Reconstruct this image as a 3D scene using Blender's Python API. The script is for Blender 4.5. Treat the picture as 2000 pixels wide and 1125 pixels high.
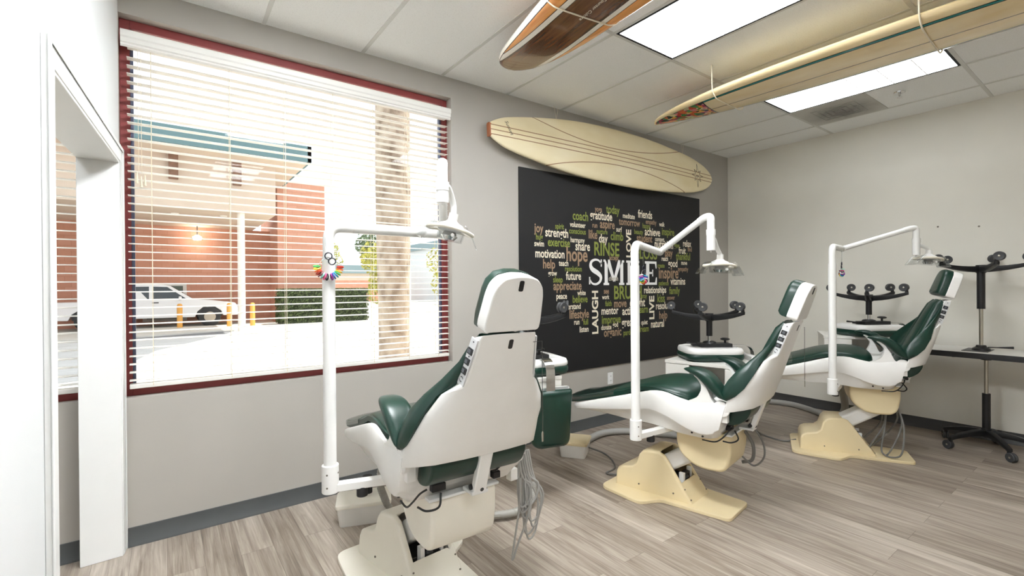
import bpy, bmesh, math, random
from math import sin, cos, pi, radians, atan2, sqrt
from mathutils import Vector, Matrix

for _o in list(bpy.data.objects):
    bpy.data.objects.remove(_o)
SC = bpy.context.scene
COL = SC.collection

# ------------------------------------------------------------------ camera
CAM_Y, CAM_Z = -3.2305, 1.371
TH, PT, RO = 0.633, -0.0039, -0.0069
fw = Vector((sin(TH) * cos(PT), cos(TH) * cos(PT), sin(PT)))
rt = Vector((cos(TH), -sin(TH), 0))
up = rt.cross(fw)
r2 = rt * cos(RO) + up * sin(RO)
u2 = up * cos(RO) - rt * sin(RO)
camd = bpy.data.cameras.new('camera')
camd.sensor_width = 36.0
camd.lens = 923.6 / 2000 * 36
camd.clip_start = 0.05
camd.clip_end = 400
cam = bpy.data.objects.new('camera', camd)
COL.objects.link(cam)
cam.matrix_world = Matrix(((r2.x, u2.x, -fw.x, 0), (r2.y, u2.y, -fw.y, CAM_Y), (r2.z, u2.z, -fw.z, CAM_Z), (0, 0, 0, 1)))
SC.camera = cam

# ------------------------------------------------------------------ world, sun, exposure
SC.view_settings.view_transform = 'Standard'
SC.view_settings.look = 'None'
SC.view_settings.exposure = 0.8
SC.view_settings.gamma = 1.0
SC.view_settings.use_curve_mapping = False
wd = bpy.data.worlds.new('sky')
SC.world = wd
wd.use_nodes = True
wn = wd.node_tree.nodes
wn['Background'].inputs['Color'].default_value = (0.86, 0.93, 1.0, 1)
wn['Background'].inputs['Strength'].default_value = 1.25
sund = bpy.data.lights.new('sun', 'SUN')
sund.energy = 4.8
sund.angle = radians(0.6)
sund.color = (1.0, 0.95, 0.86)
sun = bpy.data.objects.new('sun', sund)
COL.objects.link(sun)
sun.rotation_euler = Vector((-0.40, 0.05, -0.90)).to_track_quat('-Z', 'Y').to_euler()
for nm, cx, cz, sx, sz in (('window_portal', 0.80, 1.81, 1.98, 2.04), ('window_portal', -1.41, 1.81, 2.08, 2.04)):
    pd = bpy.data.lights.new(nm, 'AREA')
    pd.shape = 'RECTANGLE'
    pd.size, pd.size_y = sx, sz
    pd.cycles.is_portal = True
    po = bpy.data.objects.new(nm, pd)
    COL.objects.link(po)
    po.location = (cx, 0.2, cz)
    po.rotation_euler = (-pi / 2, 0, 0)
try:
    SC.cycles.use_denoising = True
    SC.cycles.max_bounces = 10
    SC.cycles.diffuse_bounces = 6
    SC.cycles.transparent_max_bounces = 16
    SC.cycles.sample_clamp_indirect = 6
    SC.cycles.caustics_reflective = False
    SC.cycles.caustics_refractive = False
except Exception:
    pass
LAMP_E = 12.0          # emission of the troffer lenses


# ------------------------------------------------------------------ materials
def lin(c):
    if isinstance(c, str):
        c = c.lstrip('#')
        c = [int(c[i:i + 2], 16) / 255 for i in (0, 2, 4)]
        c = [x / 12.92 if x <= 0.04045 else ((x + 0.055) / 1.055) ** 2.4 for x in c]
    return (c[0], c[1], c[2], 1)


class NT:
    """tiny node helper"""
    def __init__(s, m):
        s.m = m
        m.use_nodes = True
        s.t = m.node_tree
        s.b = s.t.nodes['Principled BSDF']
        s.out = s.t.nodes['Material Output']

    def n(s, kind, **kw):
        nd = s.t.nodes.new(kind)
        for k, v in kw.items():
            if k in nd.inputs:
                nd.inputs[k].default_value = v
            else:
                setattr(nd, k, v)
        return nd

    def l(s, a, b):
        s.t.links.new(a, b)

    def math(s, op, a, b=None, c=None):
        nd = s.t.nodes.new('ShaderNodeMath')
        nd.operation = op
        for i, v in enumerate((a, b, c)):
            if v is None:
                continue
            if hasattr(v, 'links'):
                s.l(v, nd.inputs[i])
            else:
                nd.inputs[i].default_value = v
        return nd.outputs[0]

    def mix(s, f, a, b):
        nd = s.t.nodes.new('ShaderNodeMix')
        nd.data_type = 'RGBA'
        for sock, v in ((nd.inputs[0], f), (nd.inputs[6], a), (nd.inputs[7], b)):
            if hasattr(v, 'links'):
                s.l(v, sock)
            else:
                sock.default_value = v
        return nd.outputs[2]

    def obj(s):
        return s.n('ShaderNodeTexCoord').outputs['Object']

    def noise(s, vec, scale, detail=3, rough=0.55, dist=0.0):
        nd = s.n('ShaderNodeTexNoise', Scale=scale, Detail=detail, Roughness=rough, Distortion=dist)
        if vec is not None:
            s.l(vec, nd.inputs['Vector'])
        return nd.outputs['Fac']

    def mapv(s, vec, scale):
        nd = s.n('ShaderNodeMapping')
        nd.inputs['Scale'].default_value = scale
        s.l(vec, nd.inputs['Vector'])
        return nd.outputs[0]

    def ramp(s, f, stops):
        nd = s.n('ShaderNodeValToRGB')
        cr = nd.color_ramp
        while len(cr.elements) < len(stops):
            cr.elements.new(0.5)
        for e, (p, c) in zip(cr.elements, stops):
            e.position = p
            e.color = c
        s.l(f, nd.inputs[0])
        return nd.outputs[0]

    def bump(s, h, strength, dist=0.01):
        nd = s.n('ShaderNodeBump', Strength=strength, Distance=dist)
        s.l(h, nd.inputs['Height'])
        s.l(nd.outputs[0], s.b.inputs['Normal'])


MATS = {}


def mat(name, col, rough=0.5, metal=0.0, var=0.0, vscale=8.0, bump=0.0, bscale=60.0, emit=None, estr=0.0, coat=0.0):
    if name in MATS:
        return MATS[name]
    m = bpy.data.materials.new(name)
    t = NT(m)
    c = lin(col)
    t.b.inputs['Base Color'].default_value = c
    t.b.inputs['Roughness'].default_value = rough
    t.b.inputs['Metallic'].default_value = metal
    if coat:
        t.b.inputs['Coat Weight'].default_value = coat
        t.b.inputs['Coat Roughness'].default_value = 0.15
    if var:
        f = t.noise(t.obj(), vscale)
        d = (c[0] * (1 - var), c[1] * (1 - var), c[2] * (1 - var), 1)
        e = (min(1, c[0] * (1 + var)), min(1, c[1] * (1 + var)), min(1, c[2] * (1 + var)), 1)
        t.l(t.ramp(f, [(0.3, d), (0.7, e)]), t.b.inputs['Base Color'])
    if bump:
        t.bump(t.noise(t.obj(), bscale, 4), bump, 0.004)
    if emit:
        t.b.inputs['Emission Color'].default_value = lin(emit)
        t.b.inputs['Emission Strength'].default_value = estr
    MATS[name] = m
    return m


WHITE = mat('white_plastic', '#ecebe8', 0.32, var=0.02)
WHITE_P = mat('white_paint_metal', '#eeeeec', 0.3, var=0.015)
CREAM = mat('aged_cream_plastic', '#e4d3ab', 0.38, var=0.05, vscale=3)
CREAMW = mat('pale_cream_plastic', '#f0ece0', 0.38, var=0.03, vscale=3)
GREEN = mat('green_vinyl', '#0c2f25', 0.34, var=0.12, vscale=5, bump=0.05, bscale=220)
BLACK = mat('black_plastic', '#141416', 0.42, var=0.1)
RUBBER = mat('dark_rubber', '#1d1d1f', 0.6)
GREYT = mat('grey_tyre', '#3c3d3f', 0.5)
CHROME = mat('chrome', '#d8d8d8', 0.12, 1.0)
STEEL = mat('brushed_steel', '#b9b4a8', 0.3, 1.0)
PANEL = mat('grey_panel', '#d0d1d2', 0.4)
HOSE = mat('grey_hose', '#a09f9b', 0.45)
HOSEB = mat('corrugated_grey', '#96948d', 0.5)
CABLE = mat('black_cable', '#191919', 0.5)
CABLEG = mat('grey_cable', '#6d6c69', 0.5)
LAMIN = mat('white_laminate', '#e6e4de', 0.35, var=0.02)
GREYW = mat('wall_base_grey', '#4c4f50', 0.5, var=0.05)
WHITET = mat('white_trim', '#ecedec', 0.35, var=0.01)
BLINDM = mat('blind_white', '#f7f5f0', 0.4)
REDF = mat('oxblood_paint', '#8a3b3b', 0.45, var=0.08, vscale=4)
ROPE = mat('cotton_cord', '#e6ddc6', 0.8)
GAPSHADE = mat('gap_shadow', '#1a1b20', 0.7)


_t = NT(BLINDM)
_tl = _t.n('ShaderNodeBsdfTranslucent')
_tl.inputs['Color'].default_value = lin('#f7f6f2')
_mx = _t.n('ShaderNodeMixShader')
_mx.inputs[0].default_value = 0.3
_t.l(_t.b.outputs[0], _mx.inputs[1])
_t.l(_tl.outputs[0], _mx.inputs[2])
_t.l(_mx.outputs[0], _t.out.inputs['Surface'])


def glassy(name, tint, gloss=0.12, rough=0.03):
    m = bpy.data.materials.new(name)
    t = NT(m)
    tr = t.n('ShaderNodeBsdfTransparent')
    tr.inputs['Color'].default_value = lin(tint)
    gl = t.n('ShaderNodeBsdfGlossy', Roughness=rough)
    lw = t.n('ShaderNodeLayerWeight', Blend=0.35)
    f = t.math('MULTIPLY_ADD', lw.outputs['Facing'], gloss * 2, gloss * 0.35)
    mx = t.n('ShaderNodeMixShader')
    t.l(f, mx.inputs[0])
    t.l(tr.outputs[0], mx.inputs[1])
    t.l(gl.outputs[0], mx.inputs[2])
    t.l(mx.outputs[0], t.out.inputs['Surface'])
    MATS[name] = m
    return m


GLASS = glassy('window_glass', (0.97, 0.985, 0.98), 0.05)
CLEAR = glassy('clear_shield', (0.93, 0.945, 0.95), 0.22, 0.08)
VINYLC = glassy('clear_vinyl', (0.84, 0.88, 0.86), 0.26, 0.10)


# ------------------------------------------------------------------ mesh helpers
def tag(o, label=None, cat=None, group=None, kind=None):
    if label:
        o['label'] = label
    if cat:
        o['category'] = cat
    if group:
        o['group'] = group
    if kind:
        o['kind'] = kind
    return o


def thing(name, label, cat, loc=(0, 0, 0), rz=0.0, group=None):
    o = bpy.data.objects.new(name, None)
    COL.objects.link(o)
    o.empty_display_size = 0.1
    o.location = loc
    o.rotation_euler = (0, 0, rz)
    return tag(o, label, cat, group)


class MB:
    def __init__(s):
        s.v = []
        s.f = []

    def add(s, vs, fs):
        n = len(s.v)
        s.v += [tuple(p) for p in vs]
        s.f += [tuple(n + i for i in f) for f in fs]
        return s

    def box(s, c, d, rot=None):
        x, y, z = d[0] / 2, d[1] / 2, d[2] / 2
        vs = [Vector(p) for p in ((-x, -y, -z), (x, -y, -z), (x, y, -z), (-x, y, -z), (-x, -y, z), (x, -y, z), (x, y, z), (-x, y, z))]
        if rot is not None:
            vs = [rot @ p for p in vs]
        return s.add([p + Vector(c) for p in vs], [(0, 3, 2, 1), (4, 5, 6, 7), (0, 1, 5, 4), (1, 2, 6, 5), (2, 3, 7, 6), (3, 0, 4, 7)])

    def bb(s, a, b):
        return s.box([(a[i] + b[i]) / 2 for i in range(3)], [abs(b[i] - a[i]) for i in range(3)])

    def loft(s, rings, closed=True, caps=True):
        n = len(rings[0])
        base = len(s.v)
        for r in rings:
            s.v += [tuple(p) for p in r]
        m = n if closed else n - 1
        for i in range(len(rings) - 1):
            for j in range(m):
                a = base + i * n + j
                b = base + i * n + (j + 1) % n
                s.f.append((a, b, b + n, a + n))
        if caps and closed:
            s.f.append(tuple(base + j for j in reversed(range(n))))
            s.f.append(tuple(base + (len(rings) - 1) * n + j for j in range(n)))
        return s

    def tube(s, pts, r, seg=10, closed=False, caps=True):
        P = [Vector(p) for p in pts]
        n = len(P)
        rr = r if isinstance(r, (list, tuple)) else [r] * n
        T = []
        for i in range(n):
            if closed:
                t = P[(i + 1) % n] - P[i - 1]
            else:
                t = P[min(i + 1, n - 1)] - P[max(i - 1, 0)]
            T.append(t.normalized())
        up_ = Vector((0, 0, 1)) if abs(T[0].z) < 0.9 else Vector((1, 0, 0))
        u = T[0].cross(up_).normalized()
        rings = []
        for i in range(n):
            u = (u - T[i] * u.dot(T[i])).normalized()
            w = T[i].cross(u)
            rings.append([P[i] + (u * cos(2 * pi * k / seg) + w * sin(2 * pi * k / seg)) * rr[i] for k in range(seg)])
        if closed:
            rings.append(rings[0])
            return s.loft(rings, caps=False)
        return s.loft(rings, caps=caps)

    def cyl(s, a, b, r, r1=None, seg=20):
        return s.tube([a, b], [r, r if r1 is None else r1], seg)

    def lathe(s, c, prof, axis=(0, 0, 1), seg=24, sx=1, sy=1):
        q = Vector((0, 0, 1)).rotation_difference(Vector(axis))
        rings = []
        for r, z in prof:
            rings.append([Vector(c) + q @ Vector((r * cos(2 * pi * k / seg) * sx, r * sin(2 * pi * k / seg) * sy, z)) for k in range(seg)])
        return s.loft(rings)

    def prism(s, poly, fn, t0, t1):
        """poly 2-D points, fn(p, t) -> 3-D"""
        return s.loft([[fn(p, t0) for p in poly], [fn(p, t1) for p in poly]])

    def build(s, name, m, parent=None, bevel=0.0, seg=2, smooth=True, sub=0, ang=35, fix=True, solid=0.0):
        me = bpy.data.meshes.new(name)
        me.from_pydata(s.v, [], s.f)
        if fix:
            bm = bmesh.new()
            bm.from_mesh(me)
            bmesh.ops.remove_doubles(bm, verts=bm.verts, dist=1e-5)
            bmesh.ops.recalc_face_normals(bm, faces=bm.faces)
            bm.to_mesh(me)
            bm.free()
        me.materials.append(m)
        o = bpy.data.objects.new(name, me)
        COL.objects.link(o)
        if smooth:
            me.polygons.foreach_set('use_smooth', [True] * len(me.polygons))
            if not bevel and not sub:
                me.set_sharp_from_angle(angle=radians(ang))
        if solid:
            md = o.modifiers.new('solid', 'SOLIDIFY')
            md.thickness = solid
            md.offset = -1
        if sub:
            md = o.modifiers.new('sub', 'SUBSURF')
            md.levels = sub
            md.render_levels = sub
        if bevel:
            md = o.modifiers.new('bevel', 'BEVEL')
            md.width = bevel
            md.segments = seg
            md.limit_method = 'ANGLE'
            md.angle_limit = radians(ang)
            md.harden_normals = True
        if parent is not None:
            o.parent = parent
        return o


def rpoly(pts, r, n=4):
    """2-D polygon with rounded corners (r scalar or list)"""
    out = []
    N = len(pts)
    for i in range(N):
        p = Vector(pts[i])
        a = (Vector(pts[i - 1]) - p)
        b = (Vector(pts[(i + 1) % N]) - p)
        rr = r[i] if isinstance(r, (list, tuple)) else r
        if rr <= 0:
            out.append(tuple(p))
            continue
        k = min(rr, a.length * 0.48, b.length * 0.48)
        A, B = p + a.normalized() * k, p + b.normalized() * k
        for j in range(n + 1):
            t = j / n
            q = A * (1 - t) ** 2 + p * 2 * t * (1 - t) + B * t * t
            out.append((q.x, q.y))
    return out


def smoothpath(pts, n=8):
    """Catmull-Rom through 3-D points"""
    P = [Vector(p) for p in pts]
    P = [P[0] * 2 - P[1]] + P + [P[-1] * 2 - P[-2]]
    out = []
    for i in range(1, len(P) - 2):
        for j in range(n):
            t = j / n
            a, b, c, d = P[i - 1], P[i], P[i + 1], P[i + 2]
            out.append(0.5 * ((2 * b) + (c - a) * t + (2 * a - 5 * b + 4 * c - d) * t * t + (3 * b - a - 3 * c + d) * t ** 3))
    out.append(P[-2])
    return out


def bendpath(pts, r, n=6):
    """polyline with rounded corners"""
    P = [Vector(p) for p in pts]
    out = [P[0]]
    for i in range(1, len(P) - 1):
        a, b = P[i - 1] - P[i], P[i + 1] - P[i]
        k = min(r, a.length * 0.48, b.length * 0.48)
        A, B = P[i] + a.normalized() * k, P[i] + b.normalized() * k
        for j in range(n + 1):
            t = j / n
            out.append(A * (1 - t) ** 2 + P[i] * 2 * t * (1 - t) + B * t * t)
    out.append(P[-1])
    return out


def dup(root, loc, rz, name=None, label=None, group=None):
    def cp(o, par):
        c = o.copy()
        COL.objects.link(c)
        c.parent = par
        for ch in list(o.children):
            cp(ch, c)
        return c
    r = cp(root, None)
    r.location = loc
    r.rotation_euler = (0, 0, rz)
    return tag(r, label, None, group)


def struct(name, mb, m, **kw):
    return tag(mb.build(name, m, **kw), kind='structure')


# ------------------------------------------------------------------ room shell
H = 2.985
XB = 5.79
WL, WR, WB, WT = -0.19, 1.795, 0.789, 2.83      # window opening beside the first chair
VL, VR = -2.45, -0.285                           # window of the next room
YR = -6.3
RD = 0.068                                       # depth of the reveal


def wall_mat(name, col):
    m = bpy.data.materials.new(name)
    t = NT(m)
    c = lin(col)
    o = t.obj()
    f = t.noise(o, 2.0, 2)
    t.l(t.ramp(f, [(0.3, tuple(x * 0.97 for x in c[:3]) + (1,)), (0.7, tuple(min(1, x * 1.03) for x in c[:3]) + (1,))]), t.b.inputs['Base Color'])
    t.b.inputs['Roughness'].default_value = 0.55
    t.bump(t.noise(o, 160, 3), 0.12, 0.002)
    return m


WALL_A = wall_mat('wall_taupe', '#ada9a2')
WALL_B = wall_mat('wall_pale', '#e2dfd5')
WALL_C = wall_mat('wall_white', '#dfe1e2')

# floor: grey-beige vinyl planks running towards the window wall
fm = bpy.data.materials.new('floor_planks')
t = NT(fm)
o = t.obj()
sx = t.n('ShaderNodeSeparateXYZ')
t.l(o, sx.inputs[0])
sw = t.n('ShaderNodeCombineXYZ')
t.l(sx.outputs[1], sw.inputs[0])
t.l(sx.outputs[0], sw.inputs[1])
br = t.n('ShaderNodeTexBrick', offset=0.37, offset_frequency=2, squash=1.0)
for k, v in (('Scale', 1.0), ('Mortar Size', 0.0008), ('Mortar Smooth', 0.1), ('Bias', 0.0), ('Brick Width', 1.22), ('Row Height', 0.152)):
    br.inputs[k].default_value = v
br.inputs['Color1'].default_value = (0, 0, 0, 1)
br.inputs['Color2'].default_value = (1, 1, 1, 1)
br.inputs['Mortar'].default_value = (0.5, 0.5, 0.5, 1)
t.l(sw.outputs[0], br.inputs['Vector'])
off = t.n('ShaderNodeVectorMath', operation='MULTIPLY_ADD')
t.l(br.outputs['Color'], off.inputs[0])
off.inputs[1].default_value = (3.1, 7.7, 0)
t.l(o, off.inputs[2])
g1 = t.noise(t.mapv(off.outputs[0], (26, 1.5, 1)), 1.0, 5, 0.62, 1.2)
g2 = t.noise(t.mapv(off.outputs[0], (110, 2.2, 1)), 1.0, 3, 0.6, 0.3)
g3 = t.noise(t.mapv(off.outputs[0], (5, 0.8, 1)), 1.0, 3, 0.5, 2.0)
gs = t.math('ADD', t.math('MULTIPLY', g1, 0.5), t.math('ADD', t.math('MULTIPLY', g2, 0.25), t.math('MULTIPLY', g3, 0.25)))
bw = t.n('ShaderNodeRGBToBW')
t.l(br.outputs['Color'], bw.inputs[0])
gs = t.math('ADD', gs, t.math('MULTIPLY_ADD', bw.outputs[0], 0.13, -0.065))
cr = t.ramp(gs, [(0.30, lin('#5e544b')), (0.43, lin('#877b6f')), (0.55, lin('#a4998d')), (0.70, lin('#c2b8ac'))])
t.l(t.mix(br.outputs['Fac'], cr, lin('#5f564d')), t.b.inputs['Base Color'])
t.b.inputs['Roughness'].default_value = 0.42
t.bump(g1, 0.06, 0.003)
struct('floor', MB().bb((-3.4, YR, -0.06), (XB + 0.15, 0.15, 0)), fm, smooth=False)

# ceiling: lay-in tiles
cm = bpy.data.materials.new('ceiling_tile')
t = NT(cm)
o = t.obj()
f = t.noise(o, 140, 3, 0.7)
t.l(t.ramp(f, [(0.30, lin('#e0e1df')), (0.42, lin('#f8f9f8')), (0.7, lin('#fbfcfb'))]), t.b.inputs['Base Color'])
t.b.inputs['Roughness'].default_value = 0.9
t.bump(f, 0.25, 0.003)
struct('ceiling', MB().bb((-3.4, YR, H), (XB + 0.15, 0.15, H + 0.08)), cm, smooth=False)
gx = [0.498 + 0.61 * k for k in range(-6, 9)]
gy = [-1.175 - 1.215 * k for k in range(0, 5)]
TEE = mat('tee_white', '#d9d9d5', 0.5)
g = MB()
for x in gx:
    g.bb((x - 0.012, YR, H - 0.004), (x + 0.012, 0, H + 0.002))
for y in gy:
    g.bb((-3.2, y - 0.012, H - 0.0045), (XB, y + 0.012, H + 0.002))
struct('trim_1', g, TEE, smooth=False)

# window wall with the two openings
w = MB()
Y0, Y1 = 0.0, 0.16
w.bb((-3.4, Y0, 0), (VL, Y1, H))
w.bb((VL, Y0, 0), (VR, Y1, 0.80))
w.bb((VL, Y0, WT), (VR, Y1, H))
w.bb((VR, Y0, 0), (WL, Y1, H))
w.bb((WL, Y0, 0), (WR, Y1, WB))
w.bb((WL, Y0, WT), (WR, Y1, H))
w.bb((WR, Y0, 0), (XB + 0.15, Y1, H))
struct('wall_window', w, WALL_A, smooth=False)
struct('wall_right', MB().bb((XB, YR, 0), (XB + 0.15, 0, H)), WALL_B, smooth=False)
struct('wall_rear', MB().bb((-3.4, YR - 0.15, 0), (XB + 0.15, YR, H)), WALL_B, smooth=False)
struct('wall_far_left', MB().bb((-3.55, YR, 0), (-3.4, 0.16, H)), WALL_C, smooth=False)

# left partition: slightly skewed, with a cased opening
SK = 0.066


def pl(s, d, z=0.0):
    """point on the partition: s metres from the window wall, d metres off the room face"""
    return Vector((WL - SK * s + d, -s + SK * d, z))


def pbox(mb, s0, s1, d0, d1, z0, z1):
    q = [pl(s0, d0), pl(s1, d0), pl(s1, d1), pl(s0, d1)]
    mb.loft([[Vector((p.x, p.y, z0)) for p in q], [Vector((p.x, p.y, z1)) for p in q]])


S0, S1, HD = 0.075, 1.30, 2.035
w = MB()
pbox(w, 0.0, S0, -0.14, 0, 0, H)
pbox(w, S1, 6.35, -0.14, 0, 0, H)
pbox(w, S0, S1, -0.14, 0, HD, H)
struct('wall_left', w, WALL_C, smooth=False)
w = MB()
pbox(w, S0, S0 + 0.018, -0.152, 0.012, 0, HD)
pbox(w, S1 - 0.018, S1, -0.152, 0.012, 0, HD)
pbox(w, S0, S1, -0.152, 0.012, HD - 0.018, HD)
pbox(w, 0.004, S0 + 0.008, 0, 0.016, 0, HD + 0.065)
pbox(w, S1 - 0.008, S1 + 0.065, 0, 0.016, 0, HD + 0.065)
pbox(w, S0 + 0.008, S1 - 0.008, 0, 0.016, HD - 0.008, HD + 0.065)
pbox(w, 0.004, 0.022, 0.016, 0.022, 0, HD + 0.07)
pbox(w, S1 + 0.047, S1 + 0.07, 0.016, 0.022, 0, HD + 0.07)
pbox(w, 0.022, S1 + 0.047, 0.016, 0.022, HD + 0.05, HD + 0.07)
struct('trim_2', w, WHITET, bevel=0.003)


def baseboard(name, pts, m_=None):
    """pts along the wall foot; profile with a cove toe"""
    prof = [(0, 0), (0.016, 0), (0.014, 0.012), (0.006, 0.022), (0.004, 0.098), (0, 0.1)]
    m = MB()
    for (a, b) in zip(pts[:-1], pts[1:]):
        a, b = Vector(a), Vector(b)
        d = (b - a).normalized()
        n = Vector((d.y, -d.x, 0))
        m.loft([[q + n * p[0] + Vector((0, 0, p[1])) for p in prof] for q in (a, b)])
    return struct(name, m, m_ or GREYW, ang=50)


baseboard('baseboard_window', [(-0.168, 0, 0), (XB, 0, 0)])
baseboard('baseboard_right', [(XB, 0, 0), (XB, YR, 0)], mat('wall_base_dark', '#3b3a39', .5))
baseboard('baseboard_next_room', [(-3.4, 0, 0), (-0.345, 0, 0)])


# ------------------------------------------------------------------ windows and blinds
def window(name, x0, x1, z0, z1):
    r = tag(bpy.data.objects.new(name, None), kind='structure')
    COL.objects.link(r)
    r.location = (x0, RD, z0)
    W, HH = x1 - x0, z1 - z0
    f = MB()
    t_ = 0.045
    f.bb((0, 0, 0), (t_, 0.05, HH))
    f.bb((W - t_, 0, 0), (W, 0.05, HH))
    f.bb((t_, 0, 0), (W - t_, 0.05, t_))
    f.bb((t_, 0, HH - t_), (W - t_, 0.05, HH))
    f.build('frame', REDF, r, bevel=0.003)
    s = MB()
    s.bb((t_, 0.02, t_), (t_ + 0.014, 0.048, HH - t_))
    s.bb((W - t_ - 0.014, 0.02, t_), (W - t_, 0.048, HH - t_))
    s.build('glazing_bead', mat('bead_blue_grey', '#59607c', 0.4), r)
    MB().bb((t_, 0.034, t_), (W - t_, 0.039, HH - t_)).build('pane', GLASS, r, smooth=False)
    return r


window('window_1', WL, WR, WB, WT)
window('window_2', VL, VR, 0.80, WT)


def blind(x0, x1, ztop, zbot, label, cords):
    r = thing('window_blind', label, 'window blind', (x0, 0.028, zbot), 0, 'white slatted blinds')
    W = x1 - x0
    HT = ztop - zbot
    sl = MB()
    n = int((HT - 0.13) / 0.0432)
    for i in range(n):
        z = 0.045 + 0.0432 * i
        rings = []
        for yy, zz in ((-0.025, 0.0), (0, 0.002), (0.025, 0.0), (0.025, -0.0036), (0, -0.0018), (-0.025, -0.0036)):
            rings.append((yy, zz + z + yy * 0.03))
        sl.loft([[(xx, a, b) for a, b in rings] for xx in (0.028, W - 0.02)])
    sl.build('slats', BLINDM, r, smooth=False, fix=False)
    MB().bb((0.028, -0.026, 0.0), (W - 0.02, 0.026, 0.024)).build('bottom_rail', BLINDM, r, bevel=0.004)
    MB().bb((0.03, -0.02, HT - 0.075), (W - 0.022, 0.03, HT - 0.02)).build('headrail', BLINDM, r)
    pr = [(-0.036, HT - 0.088), (-0.044, HT - 0.08), (-0.04, HT - 0.07), (-0.048, HT - 0.064), (-0.048, HT - 0.044), (-0.054, HT - 0.036), (-0.054, HT - 0.01), (-0.046, HT), (-0.034, HT), (-0.034, HT - 0.088)]
    MB().loft([[(xx, a, b) for a, b in pr] for xx in (0.004, W - 0.004)]).build('valance', mat('valance_white', '#f3f2ee', 0.4), r, ang=30)
    c = MB()
    for k in cords:
        for yy in (-0.027, 0.027):
            c.bb((k - 0.0015, yy - 0.001, 0.01), (k + 0.0015, yy + 0.001, HT - 0.07))
    c.build('ladder_cord', ROPE, r, smooth=False, fix=False)
    return r


b1 = blind(WL + 0.006, WR - 0.008, WT - 0.09, WB + 0.046, 'wide white horizontal blind over the large window behind the first chair', (0.13, 0.50, 0.80, 1.09, 1.36, 1.62, 1.86))
pc = MB()
for dx in (0.0, 0.013):
    pc.tube([(0.075 + dx, -0.034, 1.88), (0.075 + dx, -0.033, 1.4), (0.076 + dx, -0.033, 1.16)], 0.0012, 6)
for k, (dx, dz) in enumerate(((0, 0), (0.013, -0.02), (0.024, -0.01))):
    pc.lathe((0.068 + dx * 1.4, -0.034, 1.10 + dz), [(0.002, 0.06), (0.004, 0.04), (0.007, 0.0), (0.0, 0.0)], seg=8)
pc.build('pull_cord', ROPE, b1)
b2 = blind(VL + 0.006, VR - 0.008, WT - 0.09, 0.845, 'white horizontal blind seen through the doorway in the next room', (0.3, 0.9, 1.5, 1.97))
pc = MB()
for dx in (0.0, 0.012):
    pc.tube([(1.955 + dx, -0.034, 1.86), (1.955 + dx, -0.034, 1.0), (1.953 + dx, -0.034, 0.5)], 0.0012, 6)
pc.tube(smoothpath([(1.965, -0.036, 0.6), (1.985, -0.038, 0.45), (1.96, -0.04, 0.34), (1.935, -0.038, 0.42), (1.962, -0.036, 0.6)]), 0.0013, 6)
pc.box((1.957, -0.038, 0.32), (0.022, 0.006, 0.03))
pc.build('pull_cord', ROPE, b2)


# ------------------------------------------------------------------ treatment chairs
# local frame: x towards the foot end, y to the patient's left, z up
def lerp(tab, a):
    if a <= tab[0][0]:
        return tab[0][1]
    for (p, q), (r_, s_) in zip(tab[:-1], tab[1:]):
        if a <= r_:
            k = (a - p) / (r_ - p)
            return q + (s_ - q) * k
    return tab[-1][1]


def spl(tab, a):
    """smooth (monotone-ish) interpolation of a table"""
    n = len(tab)
    if a <= tab[0][0]:
        return tab[0][1]
    if a >= tab[-1][0]:
        return tab[-1][1]
    for i in range(n - 1):
        x0, y0 = tab[i]
        x1, y1 = tab[i + 1]
        if a <= x1:
            m0 = (tab[i + 1][1] - tab[i - 1][1]) / (tab[i + 1][0] - tab[i - 1][0]) if i else (y1 - y0) / (x1 - x0)
            m1 = (tab[i + 2][1] - y0) / (tab[i + 2][0] - x0) if i + 2 < n else (y1 - y0) / (x1 - x0)
            h = x1 - x0
            t_ = (a - x0) / h
            return y0 * (2 * t_ ** 3 - 3 * t_ ** 2 + 1) + h * m0 * (t_ ** 3 - 2 * t_ ** 2 + t_) + y1 * (-2 * t_ ** 3 + 3 * t_ ** 2) + h * m1 * (t_ ** 3 - t_ ** 2)


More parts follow.
